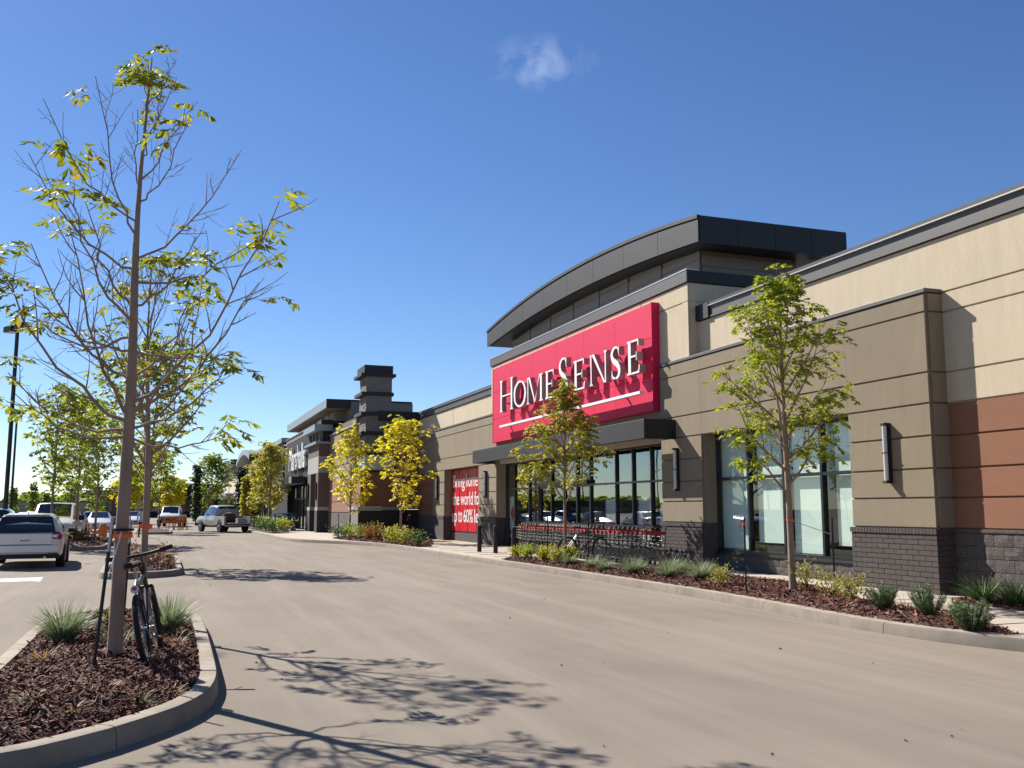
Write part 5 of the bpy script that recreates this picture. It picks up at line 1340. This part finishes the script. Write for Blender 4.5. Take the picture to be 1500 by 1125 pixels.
def loft_car(t, paint_m, st, glass_rear, glass_side, glass_front, name='body'):
    """st: stations rear to front = (y, half width, z bottom, z belt, z roof, roof half width). returns ring getter"""
    mb = MB(); K = 9; rings = []
    for (y, w, zb, zbelt, zr, wr) in st:
        h = zbelt - zb
        half = [(.0, zb), (w * .88, zb), (w * .97, zb + h * .18), (w, zb + h * .50), (w * .985, zb + h * .82), (w * .95, zbelt), (wr * 1.03, zr - min(.06, (zr - zbelt) * .35)), (wr * .88, zr), (0, zr + .018)]
        rings.append([Vector((x, y, z)) for x, z in half])
    n = 2 * (K - 1)
    for rg in rings:
        mb.v += [tuple(p) for p in rg] + [(-p.x, p.y, p.z) for p in rg[-2:0:-1]]
    for i in range(len(st) - 1):
        for k in range(n): mb.f.append((i * n + k, (i + 1) * n + k, (i + 1) * n + (k + 1) % n, i * n + (k + 1) % n))
    mb.f.append(tuple(range(n))); e = (len(st) - 1) * n; mb.f.append(tuple(e + k for k in range(n - 1, -1, -1)))
    body = mb.build(name, paint_m, t, smooth=True)
    def pane(nm, quad, inset=.07, lift=.012, flip=False):
        c = sum(quad, Vector()) / len(quad); nr = (quad[1] - quad[0]).cross(quad[-1] - quad[0]).normalized()
        if flip: nr = -nr
        pts = [p + (c - p).normalized() * inset + nr * lift for p in quad]
        MB().add(pts, [tuple(range(len(pts)))]).build(nm, M_carglass, body)
    def bent(nm, lo, hi, rear):
        # screen bowed over the centre line, lo = ring at its foot, hi = ring at its head
        dy = Vector((0, -.02 if rear else .02, .02))
        lo_, hi_ = [lo[7] * 1.0, lo[8] * 1.0], [hi[7] * 1.0, hi[8] * 1.0]
        row = []
        for f in (.06, .92):
            e, c = lo_[0].lerp(hi_[0], f), lo_[1].lerp(hi_[1], f); e = Vector((e.x * 1.04, e.y, e.z)); row.append((e + dy, c + dy, Vector((-e.x, e.y, e.z)) + dy))
        (a, b, c), (d, e, f_) = row
        MB().add([a, b, c, d, e, f_], [(0, 1, 4, 3), (1, 2, 5, 4)]).build(nm, M_carglass, body)
    i = glass_rear; A, B = rings[i], rings[i + 1]
    mir = lambda p: Vector((-p.x, p.y, p.z))
    bent('rear_window', A, B, True)
    i = glass_front; A, B = rings[i], rings[i + 1]
    bent('windscreen', B, A, False)
    for i in glass_side:
        A, B = rings[i], rings[i + 1]
        for s in (1, -1):
            q = [A[5], B[5], B[6], A[6]]; q = [Vector((p.x * s, p.y, p.z)) for p in q]
            if s < 0: q = q[::-1]
            pane('side_window', q, .07, .012)
    return body, rings
def small(parent, m, nm, *a, bevel=0): return bx(nm, m, parent, *a, bevel=bevel)
def make_suv(name, label, loc, rz, pm, group=None, detail=True):
    t = thing(name, label, 'car', loc, rz, group)
    st = [(-.02, .80, .42, .98, .99, .70), (.05, .905, .34, 1.02, 1.06, .76), (.12, .935, .30, 1.05, 1.30, .70), (.30, .945, .28, 1.06, 1.565, .62), (.75, .945, .27, 1.05, 1.60, .63), (1.55, .945, .25, 1.03, 1.625, .645), (2.55, .945, .25, 1.01, 1.60, .63), (3.35, .945, .25, .99, 1.12, .70), (3.7, .94, .25, .965, 1.03, .72), (4.45, .90, .28, .84, .90, .66), (4.78, .74, .36, .70, .74, .5)]
    body, rg = loft_car(t, pm, st, 1, (3, 4, 5, 6), 6)
    # the rear glass spans the whole hatch slope
    q = lambda x, y, z: Vector((x, y, z))
    MB().add([q(-.76, -.01, 1.06), q(.74, .005, 1.07), q(.62, .245, 1.535), q(-.62, .245, 1.535)], [(0, 1, 2, 3)]).build('rear_window', M_carglass, body)
    small(body, M_plastic, 'wiper', -.35, .10, -.005, .02, 1.105, 1.125); small(body, P_silver, 'spoiler', -.58, .58, .18, .40, 1.575, 1.60, bevel=.01)
    for s in (-1, 1):
        mb = MB(); pts = [(.46, -.01, .90), (.885, .00, .86), (.915, .10, .98), (.80, .08, 1.10), (.62, .02, 1.03)]
        pts = [(x * s, y - .025, z) for x, y, z in pts]; back = [(x, y + .09, z) for x, y, z in pts]; n = len(pts)
        mb.add(pts + back, [tuple(range(n)) if s > 0 else tuple(range(n - 1, -1, -1))] + [(i, (i + 1) % n, n + (i + 1) % n, n + i) for i in range(n)]); mb.build('tail_light', M_taillight, t)
        small(t, M_lens, 'reversing_lamp', s * .50, s * .80, -.045, -.02, .845, .868); small(t, M_taillight, 'bumper_reflector', s * .58, s * .80, -.055, -.03, .44, .475)
        small(t, M_plastic, 'wing_mirror', s * .95, s * 1.12, 3.0, 3.12, 1.0, 1.14, bevel=.02)
        for y in (.85, 3.72): wheel_part(t, s * .865, y, .36, .23, s)
        for y in (.85, 3.72): MB().ring((s * .925, y, .37), (1, 0, 0), .385, .035, 24, 6, .5).build('wheel_arch', M_plastic, t, smooth=True)
        small(t, M_lens, 'headlight', s * .55, s * .86, 4.52, 4.72, .66, .80, bevel=.03)
    bp = MB()
    for y, w, z0, z1 in ((-.07, .80, .42, .66),): pass
    MB().prism([(-.90, .06), (-.84, -.04), (-.6, -.075), (.6, -.075), (.84, -.04), (.90, .06)], .46, .70).build('rear_bumper', pm, t, bevel=.03)
    MB().prism([(-.88, .10), (-.78, -.02), (.78, -.02), (.88, .10)], .30, .458).build('lower_valance', M_plastic, t, bevel=.02)
    small(t, pm, 'tailgate', -.66, .66, -.055, .02, .705, 1.04, bevel=.02); small(t, M_plastic, 'tailgate_seam', -.64, .64, -.058, .01, .695, .704)
    pl = small(t, M_white, 'number_plate', -.155, .155, -.066, -.056, .76, .91)
    for k in range(6): small(pl, M_cartred, 'plate_mark', -.12 + .042 * k, -.095 + .042 * k, -.069, -.0665, .80, .865)
    MB().tube([(0, .62, 1.60), (0, .5, 1.70)], [.012, .003], 5).build('aerial', M_plastic, t); MB().tube([(.5, -.04, .33), (.5, .3, .33)], .035, 10).build('exhaust', M_alloy, t)
    return t
suv = make_suv('suv', 'silver SUV seen from behind, parked left of the trees', (-3.5, 29.2, 0), radians(3.0), P_silver)
suv.scale = (1, 1, .91)
def make_sedan(name, label, loc, rz, pm, group='cars parked across the lot', h=1.0):
    t = thing(name, label, 'car', loc, rz, group)
    st = [(-.02, .70, .40, .78, .82, .60), (.08, .86, .32, .90, .95, .68), (.75, .89, .27, .93, .99, .70), (1.45, .90, .26, .92, 1.38 * h, .56), (2.4, .90, .25, .90, 1.42 * h, .57), (3.25, .89, .25, .88, .98, .66), (4.2, .85, .28, .76, .80, .62), (4.55, .70, .34, .62, .66, .5)]
    body, rg = loft_car(t, pm, st, 2, (3,), 4)
    for s in (-1, 1):
        for y in (.85, 3.6): wheel_part(t, s * .83, y, .32, .2, s)
        small(t, M_taillight, 'tail_light', s * .5, s * .82, -.02, .1, .70, .84); small(t, M_lens, 'headlight', s * .5, s * .78, 4.3, 4.5, .56, .68)
    small(t, M_plastic, 'grille', -.4, .4, 4.5, 4.57, .42, .56); small(t, M_white, 'number_plate', -.15, .15, 4.565, 4.58, .45, .54)
    return t
def make_pickup(name, label, loc, rz, pm, group=None, tail_down=True, dark_front=True):
    t = thing(name, label, 'pickup', loc, rz, group)
    # cab and bonnet
    st = [(2.05, .88, .55, 1.12, 1.60, .66), (2.12, .95, .48, 1.14, 1.80, .70), (2.9, .97, .46, 1.14, 1.88, .72), (3.7, .97, .46, 1.13, 1.86, .70), (4.45, .97, .46, 1.12, 1.22, .76), (5.3, .96, .46, 1.08, 1.14, .78), (5.72, .92, .50, .98, 1.03, .74), (5.82, .85, .55, .90, .92, .66)]
    body, rg = loft_car(t, pm, st, 0, (1, 2, 3), 3, 'cab')
    MB().add([(-.62, 2.05, 1.2), (.62, 2.05, 1.2), (.60, 2.085, 1.72), (-.60, 2.085, 1.72)], [(0, 1, 2, 3)]).build('rear_window', M_carglass, body)
    bed = MB(); bed.box(-.95, .95, .0, 2.04, .55, .68)
    bd = bed.build('bed_floor', M_plastic, t)
    for s in (-1, 1):
        arc = [(.95 + .47 * cos(pi - pi * i / 10), .46 + .46 * sin(pi * i / 10)) for i in range(11)]
        pg = [(.0, .52), (.45, .52)] + [q for q in arc if q[1] > .53] + [(1.45, .52), (2.04, .52), (2.04, 1.12), (.0, 1.12)]
        mb = MB().prism(pg, .86, .97); mb.v = [(s * z, x, y) for x, y, z in mb.v]; mb.build('bed_side', pm, t)
    small(t, pm, 'bed_front', -.85, .85, 1.96, 2.03, .69, 1.1)
    if tail_down: small(t, pm, 'tailgate', -.84, .84, -.62, -.02, .60, .67, bevel=.015)
    else: small(t, pm, 'tailgate', -.84, .84, .0, .06, .69, 1.1)
    small(t, M_alloy, 'rear_bumper', -.92, .92, -.14, .0, .42, .56, bevel=.02); small(t, M_alloy if not dark_front else M_plastic, 'front_bumper', -.94, .94, 5.78, 5.95, .42, .66, bevel=.03)
    small(t, M_plastic, 'grille', -.62, .62, 5.80, 5.865, .67, .93); small(t, M_plastic, 'chassis', -.6, .6, .1, 5.6, .35, .54)
    for s in (-1, 1):
        for y in (.95, 4.75): wheel_part(t, s * .875, y, .39, .26, s)
        for y in (.95, 4.75): MB().ring((s * .955, y, .42), (1, 0, 0), .42, .04, 24, 6, .4).build('wheel_arch', M_plastic, t, smooth=True)
        small(t, M_taillight, 'tail_light', s * .90, s * .975, -.015, .02, .72, 1.05); small(t, M_lens, 'headlight', s * .64, s * .88, 5.70, 5.84, .70, .90); small(t, M_plastic, 'wing_mirror', s * .99, s * 1.2, 3.95, 4.1, 1.12, 1.36, bevel=.02)
    return t
pk = make_pickup('pickup_truck', 'silver crew cab pickup with lowered tailgate and loaded bed', (4.85, 69.0, 0), radians(17), P_pewter)
# load in its bed: separate things
def load_item(name, label, mb, m, rel):
    o = mb.build(name, m, None, smooth=True); o.location = Vector((4.85, 69.0, 0)) + Matrix.Rotation(radians(17), 3, 'Z') @ Vector(rel); o.rotation_euler = (0, 0, radians(17)); tag(o, label, name.replace('_', ' '), 'load in the silver pickup bed')
M_sack = mat('brown_tarp', (.11, .06, .045), .9, .3, 5, .5, 20)
rr = random.Random(4)
def lump(rx, ry, rz_, n=10):
    mb = MB(); mb.disc((0, 0, 0), (0, 0, 1), [(.7, 0), (1.0, .25), (.95, .6), (.6, .9), (.001, 1.0)], 12)
    mb.v = [(x * rx * rr.uniform(.85, 1.1), y * ry * rr.uniform(.85, 1.1), z * rz_) for x, y, z in mb.v]; return mb
load_item('tarp_bundle', 'brown tarpaulin bundle heaped in the pickup bed', lump(.55, .5, .72), M_sack, (-.2, 1.3, .68)); load_item('tyre', 'loose black tyre lying in the pickup bed', MB().ring((0, 0, .12), (0, 0, 1), .26, .12, 24, 8), M_rubber, (.45, .55, .68)); load_item('grey_bin', 'pale tool bin at the open end of the pickup bed', MB().box(-.3, .3, -.2, .2, 0, .32), M_band, (.1, -.25, .67))
make_pickup('pickup_truck', 'white pickup facing the camera behind the orange barricades', (1.1, 97.5, 0), radians(173), P_white, tail_down=False)
make_pickup('pickup_truck', 'white pickup facing the camera behind the silver SUV', (-4.35, 50.6, 0), radians(178), P_white, None, False)
make_sedan('sedan', 'white sedan at the left edge behind the SUV', (-7.9, 40.5, 0), radians(170), P_white); make_suv('suv', 'blue SUV just behind the silver SUV roof', (-6.6, 43.8, 0), radians(3), P_blue, 'cars parked across the lot'); make_sedan('sedan', 'red sedan at the far left edge', (-9.8, 52, 0), radians(172), P_red)
for k, (x, y, a, pm, lab) in enumerate([(-7.5, 62, 3, P_white, 'white car beyond the blue SUV'), (-5.6, 70, 185, P_dkred, 'maroon car under the island trees'), (-4.4, 78, 182, P_white, 'white car right of the island trees'), (-12, 75, 92, P_grey, 'grey car far back by the light poles'), (-3.6, 88, 90, P_grey, 'dark grey car far down the lot'), (-8.5, 92, 88, P_white, 'white car far down the lot'), (-2.3, 97, 176, P_white, 'small white car near the far golden tree'), (-14, 100, 85, P_blue, 'blue car near the far tree line')]):
    make_sedan('sedan', lab, (x, y, 0), radians(a), pm)

# ================================================================== LIGHT POLES
def light_pole(x, y, h, label, two=True, r=.075, az=0):
    t = thing('light_pole', label, 'light pole', (x, y, 0), group='car park light poles', world=True)
    MB().disc((x, y, -.05), (0, 0, 1), [(.26, 0), (.26, .72), (.22, .76), (.001, .77)], 16).build('concrete_base', M_concrete, t, smooth=True)
    MB().tube([(x, y, .7), (x, y, h)], [r * 1.25, r], 4).build('pole', M_darker, t)
    for s in ((-1, 1) if two else (1,)):
        d = Vector((cos(az), sin(az), 0)) * s; c = Vector((x, y, h + .02)) + d * .55; w = Vector((-d.y, d.x, 0))
        hb = MB(); P = [c + d * a * .38 + w * b * .22 for a, b in ((-1, -1), (1, -1), (1, 1), (-1, 1))]
        hb.prism([(p.x, p.y) for p in P], h - .08, h + .17); H = hb.build('lamp_head', M_darker, t, bevel=.02)
        Q = [c + d * a * .3 + w * b * .17 for a, b in ((-1, -1), (1, -1), (1, 1), (-1, 1))]; MB().prism([(p.x, p.y) for p in Q], h - .10, h - .081).build('lens', M_lens, H)
        MB().tube([(x, y, h), tuple(Vector((x, y, h + .04)) + d * .25)], .05, 6).build('arm', M_darker, t)
light_pole(-6.22, 45, 9.25, 'tall black twin headed light pole at the left edge', az=radians(-60)); light_pole(-11.1, 83, 9.0, 'second black light pole behind the tallest one', az=radians(-60))
light_pole(-29.4, 250, 6.6, 'small far light pole above the SUV roof', False); light_pole(-26.6, 250, 5.9, 'small far light pole right of its twin', False); light_pole(-42, 260, 8.3, 'thin pale light pole at the far left', False)
light_pole(-24, 92, 9.2, 'black twin headed light pole reflected in the shop glass', az=0)

# ================================================================== PERSON
def person(loc, rz, label):
    h = 1.68
    J = {'pel': (0, 0, .93), 'waist': (0, .01, 1.08), 'chest': (0, .0, 1.30), 'neck': (0, .01, 1.44), 'head0': (0, .03, 1.53), 'head': (0, .03, 1.60),
         'ls': (-.17, 0, 1.38), 'le': (-.22, -.06, 1.11), 'lw': (-.22, .06, .90), 'lh': (-.215, .09, .82), 'rs': (.17, 0, 1.38), 're': (.22, -.02, 1.11), 'rw': (.22, .02, .88), 'rh': (.215, .04, .80),
         'lhip': (-.09, 0, .90), 'lk': (-.10, .14, .50), 'la': (-.10, .10, .09), 'lt': (-.10, .24, .04), 'rhip': (.09, 0, .90), 'rk': (.10, -.02, .50), 'ra': (.10, -.24, .12), 'rt': (.10, -.14, .04)}
    Rr = {'pel': .135, 'waist': .115, 'chest': .145, 'neck': .058, 'head0': .07, 'head': .092, 'ls': .062, 'le': .042, 'lw': .032, 'lh': .036, 'rs': .062, 're': .042, 'rw': .032, 'rh': .036, 'lhip': .095, 'lk': .062, 'la': .045, 'lt': .038, 'rhip': .095, 'rk': .062, 'ra': .045, 'rt': .038}
    E = [('pel', 'waist'), ('waist', 'chest'), ('chest', 'neck'), ('neck', 'head0'), ('head0', 'head'), ('chest', 'ls'), ('ls', 'le'), ('le', 'lw'), ('lw', 'lh'), ('chest', 'rs'), ('rs', 're'), ('re', 'rw'), ('rw', 'rh'), ('pel', 'lhip'), ('lhip', 'lk'), ('lk', 'la'), ('la', 'lt'), ('pel', 'rhip'), ('rhip', 'rk'), ('rk', 'ra'), ('ra', 'rt')]
    names = list(J); me = bpy.data.meshes.new('person'); me.from_pydata([J[n] for n in names], [(names.index(a), names.index(b)) for a, b in E], [])
    o = bpy.data.objects.new('person', me); COL.objects.link(o)
    sk = o.modifiers.new('skin', 'SKIN'); sk.use_smooth_shade = True
    for i, n in enumerate(names): me.skin_vertices[0].data[i].radius = (Rr[n], Rr[n] * (.72 if n in ('pel', 'waist', 'chest') else 1))
    me.skin_vertices[0].data[0].use_root = True
    sb = o.modifiers.new('sub', 'SUBSURF'); sb.levels = 2; sb.render_levels = 2
    dg = bpy.context.evaluated_depsgraph_get(); m2 = bpy.data.meshes.new_from_object(o.evaluated_get(dg)); bpy.data.objects.remove(o)
    m2.materials.clear()
    for m in (mat('shirt_pale_blue', (.45, .55, .68), .9, .1, 9), mat('trousers_black', (.018, .018, .022), .9, .1, 9), mat('skin', (.48, .29, .21), .6, .05, 9)): m2.materials.append(m)
    for p in m2.polygons:
        c = p.center; p.use_smooth = True
        p.material_index = 2 if c.z > 1.455 or (abs(c.x) > .17 and c.z < 1.15) or (c.z < .13 and False) else (0 if c.z > .90 else 1)
    r = link('person', m2); r.location = loc; r.rotation_euler = (0, 0, rz); tag(r, label, 'person')
    hr = MB().disc((0, .005, 1.56), (0, -.15, 1), [(.085, -.06), (.105, 0), (.108, .06), (.085, .12), (.04, .15), (.001, .155)], 14).build('hair', mat('dark_hair', (.06, .04, .03), .7, .2, 20), r, smooth=True)
    for s in (-1, 1): MB().disc((.10 * s, (.18 if s < 0 else -.19), .02 if s < 0 else .055), (0, 0, 1), [(.055, -.02), (.06, .02), (.04, .06), (.001, .07)], 10).build('shoe', M_rubber, r, smooth=True)
    return r
person((-1.15, 58.3, 0), radians(185), 'person in pale blue top and black trousers walking on the lane')
# ================================================================== BARRICADES, DRUM
def barricade(loc, rz, label):
    t = thing('barricade', label, 'barricade', loc, rz, 'orange barricades on the lane'); m = mat('barricade_orange', (.62, .26, .06), .7, .1, 6)
    for y in (-.22, .22):
        for x in (-.55, .55): MB().tube([(x, y, 0), (x * .95, y * .15, 1.0)], .03, 4).build('leg', m, t)
    for z in (.55, .85):
        for s in (-1, 1): bx('rail', m, t, -.65, .65, s * (.13 - .1 * (z - .5)) - .012, s * (.13 - .1 * (z - .5)) + .012, z, z + .18)
for k in range(4): barricade((.35 + .42 * k, 80.0 + .5 * k, 0), radians(60 + 8 * k), '%s orange barricade from the left' % ORD[k])
dr = thing('traffic_drum', 'orange traffic drum behind the third island', 'drum', (-3.1, 57.5, 0), world=True)
MB().disc((-3.1, 57.5, 0), (0, 0, 1), [(.24, 0), (.23, .3), (.21, .55), (.19, .75), (.12, .83), (.001, .84)], 16).build('drum_body', mat('barricade_orange', (.62, .26, .06), .7, .1, 6), dr, smooth=True)
MB().disc((-3.1, 57.5, 0), (0, 0, 1), [(.34, 0), (.34, .06), (.30, .07)], 16).build('drum_base', M_rubber, dr, smooth=True)

# ================================================================== HORIZON
def far_house(x, y, w, d, h, m, label):
    b = thing('far_building', label, 'building', (x, y, 0), world=True); bx('wall', m, b, x - w / 2, x + w / 2, y - d / 2, y + d / 2, -.02, h); bx('roof', M_fascia, b, x - w / 2 - .4, x + w / 2 + .4, y - d / 2 - .4, y + d / 2 + .4, h, h + .4)
    n = max(3, int(w / 7))
    for k in range(n): bx('window', M_carglass, b, x - w / 2 + w * (k + .2) / n, x - w / 2 + w * (k + .75) / n, y - d / 2 - .06, y - d / 2 - .01, 1.2, min(h - 1, 3.4))
far_house(6, 205, 26, 14, 6.2, M_slate, 'grey blue low building at the end of the strip road'); far_house(-6, 240, 20, 14, 5.4, M_terra, 'reddish low building behind the far golden tree'); far_house(-62, 420, 70, 20, 4.4, M_band, 'long pale building on the horizon above the SUV'); far_house(-130, 360, 60, 20, 4.6, M_brown, 'long brown building on the left horizon'); far_house(-22, 330, 40, 20, 3.8, M_band, 'pale building behind the distant trees')
rnd = random.Random(77)
def treeline(name, label, x0, x1, y, h, n, seed):
    rnd = random.Random(seed); mb = MB()
    for k in range(n):
        x = rnd.uniform(x0, x1); yy = y + rnd.uniform(-12, 12); hh = h * rnd.uniform(.55, 1.1); r = hh * .45
        for j in range(60):
            a = rnd.uniform(0, 2 * pi); ph = rnd.uniform(-.4, 1.3); q = Vector((x + cos(a) * cos(ph) * r, yy + sin(a) * cos(ph) * r, hh * .5 + sin(ph) * hh * .5)); s = rnd.uniform(.5, 1.1); u = Vector((rnd.gauss(0, 1), rnd.gauss(0, 1), rnd.gauss(0, 1))).normalized(); v = u.orthogonal().normalized()
            mb.add([q - u * s, q + v * s, q + u * s, q - v * s], [(0, 1, 2, 3)])
    tag(mb.build(name, LF_far), label, 'woodland', kind='stuff')
treeline('far_woodland', 'low wood along the left horizon', -260, -30, 520, 9, 200, 5); treeline('far_woodland', 'low wood on the horizon beyond the strip road', -30, 60, 430, 7, 80, 6); treeline('far_woodland', 'wood beyond the open lot far to the left', -330, -170, 180, 13, 260, 7)
# small stones and leaf litter on the lane, each its own little mesh
rnd = random.Random(9)
lit = MB()
for k in range(22):
    x, y = rnd.uniform(.8, 8.6), 4 + 26 * rnd.random() ** 1.6; s = rnd.uniform(.008, .026); a = rnd.uniform(0, 6)
    lit.add([(x + cos(a + i * 2.1) * s * rnd.uniform(.6, 1.2), y + sin(a + i * 2.1) * s, .003 + rnd.random() * .004) for i in range(3)] + [(x, y, .008 + s * .5)], [(0, 1, 3), (1, 2, 3), (2, 0, 3)])
tag(lit.build('road_litter', M_sack), 'tiny stones and leaf scraps scattered over the lane', 'litter', kind='stuff')
# the car park goes on to the left: its trees and cars show in the shop glass
for k, (x, y, a) in enumerate([(-16, 44, .5), (-24, 58, 2.1), (-31, 74, 3.3), (-22, 88, 4.0), (-40, 92, 1.2), (-36, 60, 5.1)]):
    c = copy_tree(treeR if k % 2 else tree3); c.location = (x, y, .02); c.rotation_euler = (0, 0, a)
    c['group'] = 'trees of the lot seen in the shop glass'; c['label'] = '%s leafy lot tree reflected in the shop glass' % ORD[k]
